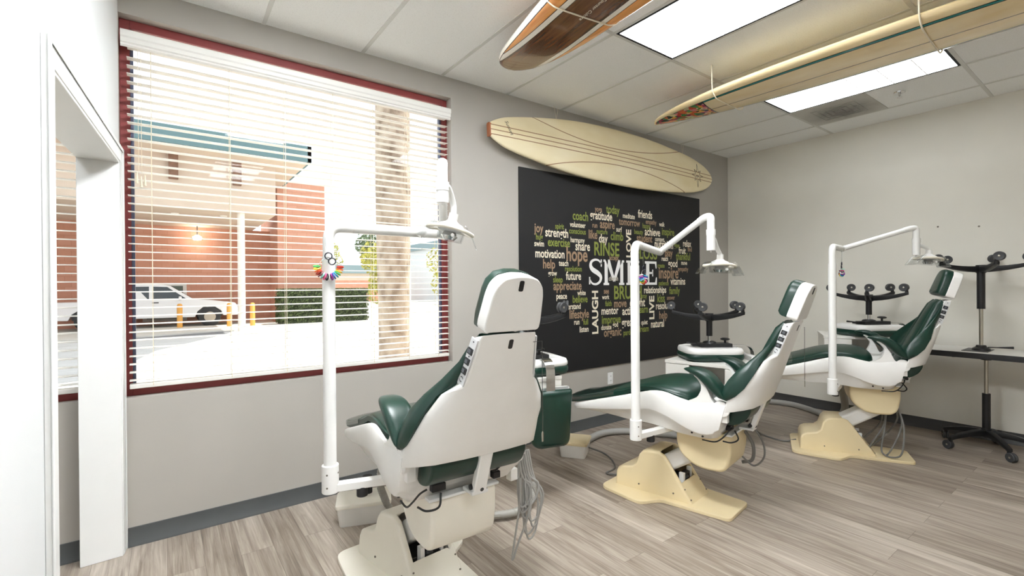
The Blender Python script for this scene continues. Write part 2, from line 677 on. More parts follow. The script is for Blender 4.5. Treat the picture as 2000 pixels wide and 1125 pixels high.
def make_chair(cream, label):
    root = thing('dental_chair', label, 'dental chair', group='dental treatment chairs')
    base, upper = [], []
    # ---- base plate
    half = [(-0.412, 0.15), (0.0, 0.188), (0.078, 0.313), (0.40, 0.262)]
    poly = half + [(a, -l) for a, l in reversed(half)]
    poly = rpoly(poly, [0.035, 0.03, 0.05, 0.06, 0.06, 0.05, 0.03, 0.035], 5)
    m = MB().prism(poly, lambda p, z: (p[0], p[1], z), 0.0, 0.022)
    base.append(m.build('base_plate', cream, root, bevel=0.004))
    # ---- base cover: stepped hump whose sloping rear face is open in the middle
    prof = [(0.34, 0.021), (0.338, 0.105), (0.325, 0.135), (0.295, 0.152), (0.225, 0.165), (0.196, 0.19), (0.178, 0.25), (0.155, 0.279), (0.12, 0.287), (0.045, 0.292), (0.008, 0.278), (-0.018, 0.245), (-0.10, 0.128), (-0.178, 0.021)]
    wid = lambda a: 0.127 + (a + 0.178) * 0.085
    m = MB()
    n = len(prof)
    inn = 0.094
    rows = []
    for a, z in prof:
        ww = wid(a) - (0.0 if z < 0.1 else 0.006 + 0.012 * (z - 0.1) / 0.19)
        rows.append([(a, -ww, z), (a, -inn, z), (a, inn, z), (a, ww, z)])
    hole = {10, 11}
    for i in range(n - 1):
        for j in range(3):
            if j == 1 and i in (9, 10, 11):
                continue
            m.add([rows[i][j], rows[i][j + 1], rows[i + 1][j + 1], rows[i + 1][j]], [(0, 1, 2, 3)])
    for sgn in (0, 3):
        m.add([r_[sgn] for r_ in rows], [tuple(range(n))])
    # lip of the opening, turned inwards
    for j in (1, 2):
        sg = 0.012 if j == 1 else -0.012
        ring = [rows[i][j] for i in (9, 10, 11, 12)]
        inn2 = [(p[0] + 0.012, p[1], p[2] - 0.04) for p in ring]
        m.add(ring + inn2, [(0, 1, 5, 4), (1, 2, 6, 5), (2, 3, 7, 6)])
    cov = m.build('base_cover', cream, root, bevel=0.016, seg=3, ang=40)
    base.append(cov)
    SG = mat('screw_grey', '#7a746a', 0.4, 0.6)
    for a, l, z in ((-0.125, 0.112, 0.095), (-0.125, -0.112, 0.095), (-0.165, 0.112, 0.042), (-0.165, -0.112, 0.042)):
        MB().cyl((a + 0.004, l, z - 0.003), (a - 0.003, l, z + 0.002), 0.004, seg=8).build('screw', SG, cov)
    for a in (0.17, -0.06):
        MB().cyl((a, wid(a) - 0.004, 0.06), (a, wid(a) + 0.0015, 0.06), 0.005, seg=8).build('screw', SG, cov)
    m = MB().bb((-0.06, -0.09, 0.03), (0.06, 0.09, 0.12))
    m.bb((-0.085, -0.05, 0.10), (-0.05, 0.02, 0.16))
    m.cyl((-0.09, 0.01, 0.125), (-0.075, 0.01, 0.14), 0.022, seg=14)
    mech = m.build('lift_mechanism', mat('dark_mechanism', '#2b2c2e', 0.45, 0.3), root, bevel=0.004)
    MB().bb((-0.092, 0.035, 0.10), (-0.06, 0.055, 0.17)).build('lift_bracket', WHITE_P, mech)
    MB().bb((-0.088, -0.07, 0.12), (-0.06, -0.055, 0.18)).build('lift_bracket', WHITE_P, mech)
    base.append(mech)
    # ---- lifting arm
    d = Vector((-0.20, 0, 0.13)).normalized()
    rot = d.to_track_quat('X', 'Z').to_matrix()
    m = MB().box((-0.09, 0, 0.282), (0.34, 0.155, 0.105), rot)
    m.build('lift_arm', WHITE_P, root, bevel=0.022, seg=3)
    base.append(root.children[-1])
    # ---- housing under the seat
    pf = rpoly([(-0.062, 0.50), (-0.066, 0.40), (-0.085, 0.345), (-0.16, 0.284), (-0.235, 0.270), (-0.335, 0.276), (-0.372, 0.31), (-0.389, 0.40), (-0.389, 0.50)], [0, 0.03, 0.03, 0.04, 0.03, 0.03, 0.03, 0.02, 0], 3)
    m = MB().prism(pf, lambda p, l: (p[0], l, p[1]), -0.135, 0.165)
    upper.append(m.build('lift_housing', cream, root, bevel=0.022, seg=3, ang=50))
    # ---- seat shell
    W_ = [(-0.40, .287), (-0.3, .286), (-0.1, .281), (0.1, .274), (0.26, .264), (0.40, .252), (0.53, .238), (0.64, .222), (0.675, .20), (0.692, .165)]
    ZT = [(-0.40, .705), (-0.33, .708), (-0.25, .699), (-0.18, .695), (-0.11, .708), (-0.05, .722), (0.0, .725), (0.06, .717), (0.12, .699), (0.26, .656), (0.40, .613), (0.53, .573), (0.64, .538), (0.692, .524)]
    ZL = [(-0.40, .56), (-0.36, .545), (-0.33, .528), (-0.30, .52), (-0.25, .517), (-0.19, .529), (-0.13, .55), (-0.07, .575), (0.0, .594), (0.05, .601), (0.12, .591), (0.26, .565), (0.40, .54), (0.53, .519), (0.64, .501), (0.692, .499)]
    ZB = [(-0.40, .535), (-0.37, .522), (-0.33, .492), (-0.28, .477), (-0.18, .475), (-0.10, .478), (-0.03, .487), (0.08, .497), (0.25, .493), (0.38, .499), (0.5, .495), (0.64, .490), (0.692, .492)]
    m = MB()
    rings = []
    avals = [-0.40, -0.385, -0.36, -0.33, -0.30, -0.26, -0.22, -0.18, -0.14, -0.10, -0.06, -0.02, 0.02, 0.06, 0.10, 0.15, 0.2, 0.26, 0.33, 0.4, 0.47, 0.53, 0.59, 0.64, 0.665, 0.682, 0.692]
    for a in avals:
        ww, zt, zl, zb = lerp(W_, a), spl(ZT, a), spl(ZL, a), spl(ZB, a)
        rim = min(0.008, (zt - zl) * 0.3)
        h = [(0, zb), (ww * 0.72, zb), (ww * 0.80, zb + 0.004), (ww * 0.86, zb * 0.5 + zl * 0.5), (ww * 0.93, zl - 0.003), (ww - 0.004, zl), (ww, zl + rim), (ww + 0.001, (zl + zt) / 2), (ww, zt - rim), (ww - 0.006, zt), (ww - 0.024, zt - 0.001), (ww - 0.03, zt - 0.03), (0, zt - 0.03)]
        full = h + [(-l, z) for l, z in reversed(h[1:-1])]
        ring = []
        for l, z in full:
            aa = a
            if a < -0.33:                       # sloping rear end
                k = (-0.33 - a) / 0.07
                aa = -0.33 + k * ((-0.362 - 0.25 * (z - 0.55)) + 0.33)
            ring.append((aa, l, z))
        rings.append(ring)
    m.loft(rings)
    upper.append(m.build('seat_shell', WHITE, root, ang=48))
    for a, z in ((-0.20, 0.507), (-0.262, 0.497)):
        MB().cyl((a, 0.243, z), (a, 0.254, z), 0.006, seg=8).build('screw', BLACK, upper[-1])
    # ---- seat cushion
    CW = [(-0.235, 0.03), (-0.225, 0.10), (-0.205, .165), (-0.175, .212), (-0.13, .242), (-0.05, .252), (0.1, .246), (0.26, .238), (0.40, .226), (0.53, .212), (0.64, .20), (0.70, .193), (0.725, .186), (0.735, .17)]
    CE = [(-0.235, .70), (-0.18, .700), (-0.13, .711), (-0.06, .727), (0.0, .738), (0.06, .742), (0.11, .738), (0.16, .727), (0.224, .70), (0.327, .668), (0.515, .613), (0.64, .578), (0.70, .566), (0.735, .560)]
    CC = [(-0.235, .70), (-0.22, .735), (-0.19, .765), (-0.15, .782), (-0.08, .789), (0.0, .786), (0.06, .779), (0.115, .765), (0.185, .744), (0.264, .715), (0.372, .681), (0.515, .637), (0.64, .600), (0.71, .586), (0.735, .574)]

    def cushion(a0, grow, name, m_, bot):
        rings = []
        av = [x for x in [-0.235, -0.23, -0.22, -0.205, -0.18, -0.15, -0.11, -0.06, 0.0, 0.05, 0.1, 0.15, 0.2, 0.26, 0.33, 0.4, 0.47, 0.53, 0.59, 0.64, 0.68, 0.71, 0.725, 0.735] if x >= a0]
        for a in av:
            ww, ze, zc = lerp(CW, a) + grow, spl(CE, a) + grow, spl(CC, a) + grow
            zb = ze - bot
            h = [(0, zb), (ww - 0.01, zb), (ww, zb + 0.006), (ww, ze - 0.004), (ww - 0.006, ze), (ww - 0.012, ze - 0.002)]
            for k in (0.93, 0.8, 0.6, 0.35, 0.0):
                h.append((ww * k, ze + (zc - ze) * (1 - k ** 2.6)))
            full = h + [(-l, z) for l, z in reversed(h[1:-1])]
            rings.append([(a + (grow if a > 0.7 else 0), l, z) for l, z in full])
        return MB().loft(rings).build(name, m_, root, ang=50)
    cu = cushion(-1, 0.0, 'seat_cushion', GREEN, 0.035)
    upper.append(cu)
    upper.append(cushion(0.32, 0.004, 'foot_cover', VINYLC, 0.03))
    tag(upper[-1], 'clear plastic cover over the foot of the cushion')
    # ---- arm brackets
    bp = rpoly([(-0.175, 0.69), (-0.205, 0.703), (-0.245, 0.728), (-0.265, 0.768), (-0.266, 0.80), (-0.243, 0.832), (-0.222, 0.848), (-0.232, 0.862), (-0.262, 0.84), (-0.302, 0.775), (-0.327, 0.715), (-0.35, 0.70)], 0.012, 3)
    for s_ in (1, -1):
        m = MB().prism(bp, lambda p, l: (p[0], l * s_, p[1]), 0.238, 0.281)
        upper.append(m.build('arm_bracket', WHITE, root, bevel=0.006))
    # ---- back shell
    rows = [
        [(-.395, .286, .662), (-.44, .282, .672), (-.485, .258, .683), (-.52, .21, .69), (-.53, .10, .690), (-.532, 0, .690)],
        [(-.409, .291, .732), (-.452, .284, .738), (-.505, .257, .742), (-.541, .205, .745), (-.549, .10, .745), (-.551, 0, .745)],
        [(-.450, .290, .757), (-.487, .278, .775), (-.53, .247, .79), (-.562, .198, .80), (-.569, .10, .80), (-.571, 0, .80)],
        [(-.497, .283, .806), (-.526, .266, .832), (-.56, .232, .855), (-.587, .187, .87), (-.595, .10, .87), (-.597, 0, .87)],
        [(-.538, .258, .882), (-.558, .242, .898), (-.583, .213, .917), (-.608, .174, .93), (-.617, .09, .93), (-.619, 0, .93)],
        [(-.570, .212, .955), (-.583, .202, .962), (-.603, .182, .973), (-.628, .154, .982), (-.637, .08, .983), (-.639, 0, .983)],
        [(-.581, .155, .985), (-.592, .156, .988), (-.612, .153, .995), (-.640, .143, 1.003), (-.646, .07, 1.003), (-.648, 0, 1.003)],
        [(-.614, .140, 1.065), (-.624, .140, 1.067), (-.640, .138, 1.071), (-.665, .129, 1.076), (-.672, .06, 1.078), (-.674, 0, 1.078)],
        [(-.644, .127, 1.14), (-.654, .127, 1.142), (-.670, .125, 1.146), (-.693, .117, 1.151), (-.700, .06, 1.153), (-.702, 0, 1.153)],
        [(-.650, .124, 1.155), (-.660, .124, 1.157), (-.676, .122, 1.161), (-.699, .112, 1.166), (-.705, .06, 1.168), (-.707, 0, 1.168)],
        [(-.650, .06, 1.155), (-.660, .06, 1.158), (-.670, .06, 1.160), (-.682, .06, 1.163), (-.69, .04, 1.165), (-.69, 0, 1.165)]]
    grid = [r_ + [(a, -l, z) for a, l, z in reversed(r_[:-1])] for r_ in rows]
    m = MB()
    m.loft([[Vector(p) for p in r_] for r_ in grid], closed=False, caps=False)
    bs = m.build('back_shell', WHITE, root, ang=38, solid=0.012)
    # crease the panel corner
    bs.modifiers.new('bev', 'BEVEL')
    bv = bs.modifiers['bev']
    bv.width = 0.006
    bv.segments = 2
    bv.limit_method = 'ANGLE'
    bv.angle_limit = radians(35)
    upper.append(bs)
    m = MB().prism(rpoly([(-.009, 0), (.009, 0), (.009, .036), (-.009, .036)], 0.006, 3), lambda p, t_: (-.698 + .012 * 0 - .37 * (p[1] - .036) * -1 * 0 - 0.353 * p[1] + 0.36 * 0.036 - t_ * .93, p[0] - .006, 1.112 + p[1] * .936 - t_ * .35), -.006, .0025)
    upper.append(m.build('slot', BLACK, root))
    # ---- switch panels on both edges of the upper back
    for s_ in (1, -1):
        A = Vector((-.616, .1535, .994))
        B = Vector((-.669, .1275, 1.143))
        e = (B - A).normalized()
        f_ = Vector((-.64, .1475, 1.0)) - Vector((-.592, .157, .988))
        f_ = (f_ - e * f_.dot(e)).normalized()
        nn = f_.cross(e).normalized()
        if nn.y < 0:
            nn = -nn
        fl = lambda v: Vector((v.x, v.y * s_, v.z))
        L_ = (B - A).length

        def slab(mb, u0, u1, v0, v1, t0, t1):
            q = [(u0, v0), (u1, v0), (u1, v1), (u0, v1)]
            mb.prism(q, lambda p, t_: fl(A + f_ * p[0] + e * p[1] + nn * t_), t0, t1)
        m = MB()
        slab(m, -.019, .017, -.004, L_ + .012, -.003, .0035)
        pn = m.build('control_panel', PANEL, root, bevel=0.001)
        for v in (.050, .086, .124):
            m = MB()
            slab(m, -.016, .012, v - .012, v + .012, .002, .006)
            m.build('switch', BLACK, pn, bevel=0.0015)
            m = MB()
            slab(m, -.010, .003, v - .006, v + .006, .005, .008)
            m.build('switch', mat('switch_grey', '#55585e', 0.4), pn)
        MK = mat('mark_grey', '#4a4b50', 0.5)
        for q0 in (0.3, 3.4):
            MB().tube([fl(A + f_ * (-.002 + .0085 * cos(q0 + .22 * k)) + e * (.018 + .0085 * sin(q0 + .22 * k)) + nn * .0042) for k in range(9)], [.0008 + .0002 * k for k in range(9)], 6).build('arrow_mark', MK, pn)
        for v in (.105, L_):
            MB().tube([fl(A + e * v + nn * .002), fl(A + e * v + nn * .0048)], .003, 8).build('indicator', MK, pn)
        upper.append(pn)
    # ---- back cushion: padded centre plus the two wings that roll forward
    m = MB()
    cen = [(-.640, 1.168, .100, .030), (-.605, 1.135, .112, .05), (-.575, 1.075, .124, .06), (-.535, .99, .138, .066), (-.492, .90, .15, .07), (-.446, .81, .16, .07), (-.41, .745, .168, .066), (-.385, .695, .175, .055), (-.385, .655, .175, .03)]
    rings = []
    for i, (a, z, ww, th) in enumerate(cen):
        j0, j1 = max(i - 1, 0), min(i + 1, len(cen) - 1)
        tv = Vector((cen[j1][0] - cen[j0][0], 0, cen[j1][1] - cen[j0][1])).normalized()
        nv = Vector((-tv.z, 0, tv.x))
        if nv.x < 0:
            nv = -nv
        P0 = Vector((a, 0, z))
        ring = []
        for k, dpt in ((-1, -1), (-1.0, -.35), (-.93, -.04), (-.80, .0), (-.66, -.10), (-.60, -.14), (-.54, -.06), (-.3, .08), (0, .12), (.3, .08), (.54, -.06), (.60, -.14), (.66, -.10), (.80, 0), (.93, -.04), (1.0, -.35), (1, -1)):
            ring.append(P0 + Vector((0, k * ww, 0)) + nv * (dpt * th))
        rings.append(ring)
    m.loft(rings)
    wing = [
        ((-.640, .085, 1.150), (-.648, .112, 1.150), (-.660, .112, 1.140)),
        ((-.600, .105, 1.080), (-.612, .150, 1.075), (-.625, .145, 1.050)),
        ((-.555, .120, .995), (-.555, .200, 1.005), (-.592, .180, .990)),
        ((-.520, .130, .930), (-.500, .245, .945), (-.565, .225, .950)),
        ((-.485, .140, .870), (-.452, .272, .895), (-.540, .268, .885)),
        ((-.455, .150, .815), (-.414, .284, .845), (-.500, .290, .810)),
        ((-.430, .160, .775), (-.393, .291, .805), (-.455, .295, .762)),
        ((-.412, .180, .745), (-.387, .294, .768), (-.425, .297, .744)),
        ((-.400, .200, .728), (-.388, .296, .742), (-.408, .297, .732))]
    for s_ in (1, -1):
        rings = []
        for I, F_, O in wing:
            I, F_, O = Vector(I), Vector(F_), Vector(O)
            mid = (I + F_) / 2 + Vector((-.022, .006, -.006)) * min(1, (F_ - I).length / .12)
            q1 = (I * .75 + F_ * .25) + Vector((-.012, .004, -.004)) * min(1, (F_ - I).length / .12)
            q3 = (I * .22 + F_ * .78) + Vector((-.012, .004, -.004)) * min(1, (F_ - I).length / .12)
            o1 = F_ * .72 + O * .28 + Vector((.004, .010, .004))
            o2 = F_ * .35 + O * .65 + Vector((.002, .010, .002))
            inn_ = I * .5 + O * .5 + Vector((-.012, -.02, 0))
            rings.append([Vector((p.x, p.y * s_, p.z)) for p in (I, q1, mid, q3, F_, o1, o2, O, inn_)])
        m.loft(rings)
    bc = m.build('back_cushion', GREEN, root, ang=60)
    upper.append(bc)
    # ---- arm rests: the padded horns
    arm = [((-.404, .742), (-.412, .731), .042), ((-.392, .778), (-.366, .733), .045), ((-.378, .806), (-.330, .757), .047), ((-.360, .838), (-.297, .789), .048), ((-.330, .870), (-.260, .828), .048), ((-.290, .888), (-.238, .848), .046), ((-.25, .896), (-.214, .857), .042), ((-.215, .897), (-.193, .866), .034), ((-.182, .891), (-.174, .872), .022), ((-.162, .884), (-.161, .878), .006)]
    for s_ in (1, -1):
        rings = []
        for i, (U, L_, ht) in enumerate(arm):
            U, L_ = Vector((U[0], 0, U[1])), Vector((L_[0], 0, L_[1]))
            lc = .262 if i > 2 else .255
            c_ = (U + L_) / 2
            hv = (U - L_) / 2
            ring = []
            for k in range(14):
                an = 2 * pi * k / 14
                ca, sa = cos(an), sin(an)
                e1 = abs(ca) ** .75 * (1 if ca > 0 else -1)
                e2 = abs(sa) ** .75 * (1 if sa > 0 else -1)
                bul = 1 + .10 * e1
                p = c_ + hv * (e1 * (1 - .16 * (1 - abs(e2)) * (1 if 1 < i < 6 else 0)))
                ring.append((p.x, s_ * (lc + .006 + 1.22 * ht * e2 * bul), p.z))
            rings.append(ring)
        upper.append(MB().loft(rings).build('armrest', GREEN, root, sub=1))
    # ---- lower roll, tie bar and rear bits
    pf = rpoly([(-.352, .60), (-.385, .574), (-.44, .586), (-.486, .62), (-.512, .672), (-.50, .71), (-.40, .70), (-.36, .66)], .02, 3)
    upper.append(MB().prism(pf, lambda p, l: (p[0], l, p[1]), -.205, .215).build('lower_pad', GREEN, root, bevel=.014, seg=3, ang=50))
    d = (Vector((-.452, 0, .528)) - Vector((-.512, 0, .70))).normalized()
    rot = d.to_track_quat('X', 'Z').to_matrix()
    st = MB().box((-.486, -.006, .612), (.19, .058, .028), rot).build('tie_bar', WHITE_P, root, bevel=.006)
    m = MB().cyl((-.452, -.042, .545), (-.452, .030, .545), .011, seg=14)
    m.cyl((-.470, -.012, .536), (-.476, -.012, .534), .008, seg=12)
    m.build('pivot_pin', BLACK, st)
    upper.append(st)
    for s_ in (.262, -.262):
        m = MB().lathe((-.376, s_, .678), [(.0, 0), (.046, 0), (.046, .018), (.043, .022), (0, .022)] if s_ > 0 else [(0, -.022), (.043, -.022), (.046, -.018), (.046, 0), (0, 0)], axis=(0, 1, 0), seg=26)
        m.bb((-.405, s_ * .96 - .018, .60), (-.372, s_ * .96 + .018, .68))
        hp = m.build('hinge_cover', WHITE, root, bevel=.003)
        sy = .284 if s_ > 0 else -.2855
        for a, z in ((-.352, .672), (-.404, .694)):
            MB().cyl((a, sy, z), (a, sy + .0015, z), .0035, seg=8).build('screw', SG, hp)
        upper.append(hp)
    m = MB().bb((-.40, -.14, .50), (-.355, .18, .512)).bb((-.47, -.045, .515), (-.39, .03, .53))
    upper.append(m.build('rear_plate', WHITE_P, root, bevel=.004))
    upper.append(MB().box((-.372, .13, .545), (.03, .06, .03)).build('motor', BLACK, root, bevel=.004))
    upper.append(MB().box((-.385, -.13, .54), (.03, .035, .03)).build('plug', BLACK, root, bevel=.004))
    for pts, r_ in (([(-.40, .13, .53), (-.425, .15, .49), (-.40, .19, .475), (-.36, .21, .48)], .0042), ([(-.40, -.12, .56), (-.425, -.15, .60), (-.44, -.17, .64)], .004), ([(-.255, .238, .473), (-.33, .243, .478), (-.372, .235, .51), (-.395, .215, .545), (-.405, .19, .56)], .004)):
        upper.append(MB().tube(smoothpath(pts), r_, 8).build('cable', CABLE, root))
    # ---- head rest
    B0 = Vector((-.700, 0, 1.178))
    e = Vector((-.066, 0, .192)).normalized()
    f_ = Vector((e.z, 0, -e.x))
    out = [(.115, 0), (.117, .03), (.106, .13), (.096, .165), (.07, .192), (.025, .202)]
    out = out + [(-a, b_) for a, b_ in reversed(out)]
    P_ = lambda p, t_: B0 + Vector((0, p[0], 0)) + e * p[1] + f_ * t_
    sh = MB().prism(rpoly(out, .012, 2), P_, -.014, .044).build('headrest_shell', WHITE, root, bevel=.006, seg=2, ang=50)
    upper.append(sh)
    m = MB().prism(rpoly([(-.009, .15), (.009, .15), (.009, .188), (-.009, .188)], .006, 3), P_, -.0165, -.008)
    m.build('slot', BLACK, sh)
    o2 = [(p[0] * .97, p[1] * 1.0 + .002) for p in out]
    o3 = [(p[0] * .86, .02 + p[1] * .86) for p in out]
    rings = [[P_(p, .043) for p in o2], [P_(p, .064) for p in o2], [P_((p[0] * .985, p[1] * .99 + .002), .072) for p in o2], [P_((p[0] * .965, p[1] * .985 + .003), .068) for p in o2], [P_((p[0] * .96, p[1] * .98 + .004), .078) for p in o2], [P_(p, .092) for p in o3], [P_((p[0] * .6, .04 + p[1] * .6), .097) for p in out]]
    upper.append(MB().loft(rings).build('headrest_cushion', GREEN, root, ang=60))
    return root, base, upper


CHAIRS = [(1.004, -1.185, radians(88.0), .0376, .983, -1.137, radians(95.0)),
          (2.691, -1.375, radians(101.0), 0.0, 2.693, -1.35, radians(98.9)),
          (4.498, -1.656, radians(116.1), .08, 4.507, -1.726, radians(115.5))]
CL = ['green and white dental chair nearest the camera, its back turned to us',
      'green and white dental chair in the middle, side on, before the black word poster',
      'green and white dental chair farthest away, near the pale right wall']


def place(root, base_names, i):
    x, y, yaw, dz, bx, by, byaw = CHAIRS[i]
    root.location = (bx, by, 0)
    root.rotation_euler = (0, 0, byaw)
    R = Matrix.Translation((bx, by, 0)) @ Matrix.Rotation(byaw, 4, 'Z')
    U = Matrix.Translation((x, y, dz)) @ Matrix.Rotation(yaw, 4, 'Z')
    loc = R.inverted() @ U
    for ch in root.children:
        if ch.name.split('.')[0] not in base_names:
            ch.matrix_local = loc


BASEN = ('base_plate', 'base_cover', 'lift_mechanism', 'lift_arm')
ch0, _b, _u = make_chair(CREAM, CL[1])
ch2 = dup(ch0, (0, 0, 0), 0, label=CL[2])
ch1 = dup(ch0, (0, 0, 0), 0, label=CL[0])
for ch in ch1.children:
    if ch.name.split('.')[0] in ('base_plate', 'base_cover', 'lift_housing'):
        ch.data = ch.data.copy()
        ch.data.materials[0] = CREAMW
for root, i in ((ch1, 0), (ch0, 1), (ch2, 2)):
    place(root, BASEN, i)
for ch in ch2.children:                    # this chair is raised higher: longer reach of the lifting arm
    if ch.name.startswith('lift_arm'):
        ch.location.z += .04


def cpt(i, a, l, z):
    """chair-local point of chair i in world space"""
    x, y, yaw, dz = CHAIRS[i][:4]
    return Vector((x + cos(yaw) * a - sin(yaw) * l, y + sin(yaw) * a + cos(yaw) * l, z + dz))


# ------------------------------------------------------------------ post-mounted treatment lights
def make_lamp(label, i, al, ztop, J, E_, zdrop, hl, face, tilt=0.0):
    """al: post position in chair coordinates; J, E_: joints of the reach in world space; hl: lamp-head centre"""
    x, y, yaw, dz = CHAIRS[i][:4]
    p = cpt(i, al[0], al[1], 0)
    root = thing('dental_light', label, 'dental light', (p.x, p.y, 0), 0, 'post mounted dental lights')
    o = Vector((p.x, p.y, 0))
    L = lambda v: Vector(v) - o
    zc = .455 + dz
    q = L(cpt(i, al[0] - .075, al[1] - .30, .463))
    q.z = zc + .02
    a = Vector((0, 0, zc + .02))
    d = (q - a)
    rot = d.to_track_quat('X', 'Z').to_matrix()
    MB().box((a + q) / 2, (d.length, .045, .034), rot).build('mounting_bar', WHITE_P, root, bevel=.004)
    cb_ = a.lerp(q, .42)
    MB().cyl(cb_ + Vector((0, 0, -.055)), cb_ + Vector((0, 0, -.012)), .024, seg=20).build('clamp', RUBBER, root, bevel=.003)
    col = MB().cyl((0, 0, zc), (0, 0, zc + .12), .035, seg=28).build('collar', WHITE_P, root, bevel=.004)
    e1 = -d.normalized()
    for zz in (.03, .085):
        for an in (1.2, 2.7):
            dr = Matrix.Rotation(an, 3, 'Z') @ e1
            dr.z = 0
            MB().cyl(dr * .033 + Vector((0, 0, zc + zz)), dr * .0362 + Vector((0, 0, zc + zz)), .004, seg=8).build('screw', SGREY, col)
    MB().cyl((0, 0, zc + .11), (0, 0, ztop - .13), .0262, seg=24).build('post', WHITE_P, root)
    Jl, El = L(J), L(E_)
    arm0 = bendpath([(0, 0, ztop - .135), (0, 0, ztop), Jl + (Vector((0, 0, ztop)) - Jl).normalized() * .03], .06, 8)
    r0 = MB().tube(arm0, .0232, 20).build('swivel_arm', WHITE_P, root)
    for k0, k1 in ((-3, -2),):
        u = (Jl - Vector((0, 0, ztop))).normalized()
        MB().cyl(Vector((0, 0, ztop)) + u * .10, Vector((0, 0, ztop)) + u * .106, .0245, seg=20).build('ring', WHITE, r0)
        MB().cyl(Jl - u * .10, Jl - u * .094, .0245, seg=20).build('ring', WHITE, r0)
    MB().lathe(Jl, [(0, -.028), (.018, -.024), (.024, -.01), (.024, .01), (.018, .024), (0, .028)], axis=(El - Jl).cross(Vector((0, 0, 1))).normalized(), seg=20).build('joint', WHITE_P, root)
    Ed = El + Vector((0, 0, -zdrop))
    MB().tube([Jl, Jl.lerp(El, .93)], .0205, 20).build('spring_arm', WHITE_P, root)
    h = (El - Jl)
    h.z = 0
    h = h.normalized()
    Et = El + h * .045
    MB().tube(bendpath([Jl.lerp(El, .90), El, Et + Vector((0, 0, .004)), Et + Vector((0, 0, -.085))], .045, 7), .0225, 20).build('elbow', WHITE_P, root)
    zb = Et.z - zdrop
    m = MB().lathe((Et.x, Et.y, 0), [(0, zb), (.0255, zb), (.0255, Et.z - .115), (.0275, Et.z - .115), (.028, Et.z - .080), (.0, Et.z - .080)], seg=24)
    m.cyl((Et.x, Et.y, zb - .012), (Et.x, Et.y, zb), .005, seg=8)
    m.build('drop_tube', WHITE_P, root, ang=30)
    # yoke and head
    hc = L(hl)
    f_ = Vector(face).normalized()
    s_ = f_.cross(Vector((0, 0, 1))).normalized()
    u = s_.cross(f_).normalized()
    fl = f_.copy()
    fl.z = 0
    fl = fl.normalized()
    top = hc + u * .052
    A0 = Vector((Et.x, Et.y, zb + .062))
    sw = (top - A0)
    sw.z = 0
    sw = sw.normalized() if sw.length > .09 else -s_
    MB().tube(smoothpath([A0, A0 + sw * .045 + Vector((0, 0, .012)), A0.lerp(top, .55) + sw * (.04 if (top - A0).length < .16 else .012) + Vector((0, 0, .008)), top + Vector((0, 0, .004)), top + Vector((0, 0, -.02))], 6), .0135, 14).build('head_arm', WHITE_P, root)
    m = MB().lathe(hc, [(0, .062), (.020, .062), (.021, .030), (.030, .022), (.050, .014), (.060, 0.0), (.058, -.010), (.045, -.018), (0, -.018)], axis=u, seg=30)
    m.build('lamp_head', WHITE, root, ang=40)
    # handle loop round the head
    pts = [hc + f_ * (.098 * cos(t_)) + s_ * (.078 * sin(t_)) - u * (.004 + .012 * cos(t_) ** 2) for t_ in [2 * pi * k / 40 for k in range(40)]]
    MB().tube(pts, .0092, 10, closed=True).build('handle', mat('cream_handle', '#efe9da', .35), root)
    # lens box under the head
    m = MB()
    bx = [(.062, .052), (-.05, .052), (-.05, -.052), (.062, -.052)]
    m.loft([[hc + f_ * a + s_ * b_ - u * .016 for a, b_ in rpoly(bx, .012, 3)], [hc + f_ * a * .9 + s_ * b_ * .9 - u * .058 for a, b_ in rpoly(bx, .012, 3)]])
    m.build('lens', CLEAR, root)
    m = MB().lathe(hc - u * .038, [(0, .02), (.025, .02), (.038, .0), (.025, -.016), (0, -.016)], axis=u, seg=18)
    m.build('reflector', CHROME, root)
    # splash shields: thin bent clear plates each side
    for sd in (1, -1):
        m = MB()
        rows = []
        for k in range(7):
            rr = []
            for a in (-.07, -.025, .025, .07):
                rr.append(hc + s_ * a + f_ * sd * (.066 + .062 * k / 6) - u * (-.012 + .080 * (k / 6) ** 1.4))
            rows.append(rr)
        m.loft(rows, closed=False, caps=False)
        m.build('splash_shield', CLEAR, root, solid=.003)
    for sd in (1, -1):
        MB().cyl(hc + s_ * .048 * sd + f_ * .02 - u * .036, hc + s_ * .062 * sd + f_ * .02 - u * .036, .008, seg=12).build('knob', WHITE, root, bevel=.002)
    return root


SGREY = mat('screw_grey', '#7a746a', 0.4, 0.6)
Z0 = 1.618
make_lamp('white dental light on a post at the near chair, its arm crossing the window', 0, (.037, .44), 1.633, (1.085, -1.195, 1.625), (0.955, -1.435, 1.885), .165, (1.005, -1.415, 1.628), (.80, -.55, -.22))
make_lamp('white dental light on a post in front of the word poster', 1, (.06, .44), 1.618, (2.775, -1.185, 1.60), (2.745, -1.545, 1.795), .21, (2.885, -1.565, 1.505), (.83, -.55, -.06))
make_lamp('white dental light on a post at the farthest chair, against the bare wall', 2, (.078, .44), 1.655, (4.50, -1.70, 1.66), (4.87, -2.05, 1.815), .215, (5.02, -2.13, 1.58), (.75, -.66, -.10))


# ------------------------------------------------------------------ bunches of coloured rings on the posts
RINGC = ['#c23a2c', '#d9662b', '#e7bf2e', '#3f9a4c', '#2aa6c4', '#2d4fa8', '#a33c9b', '#e8e4da', '#1d1d28', '#d14f7c', '#8fd0c0', '#6b2c2c']


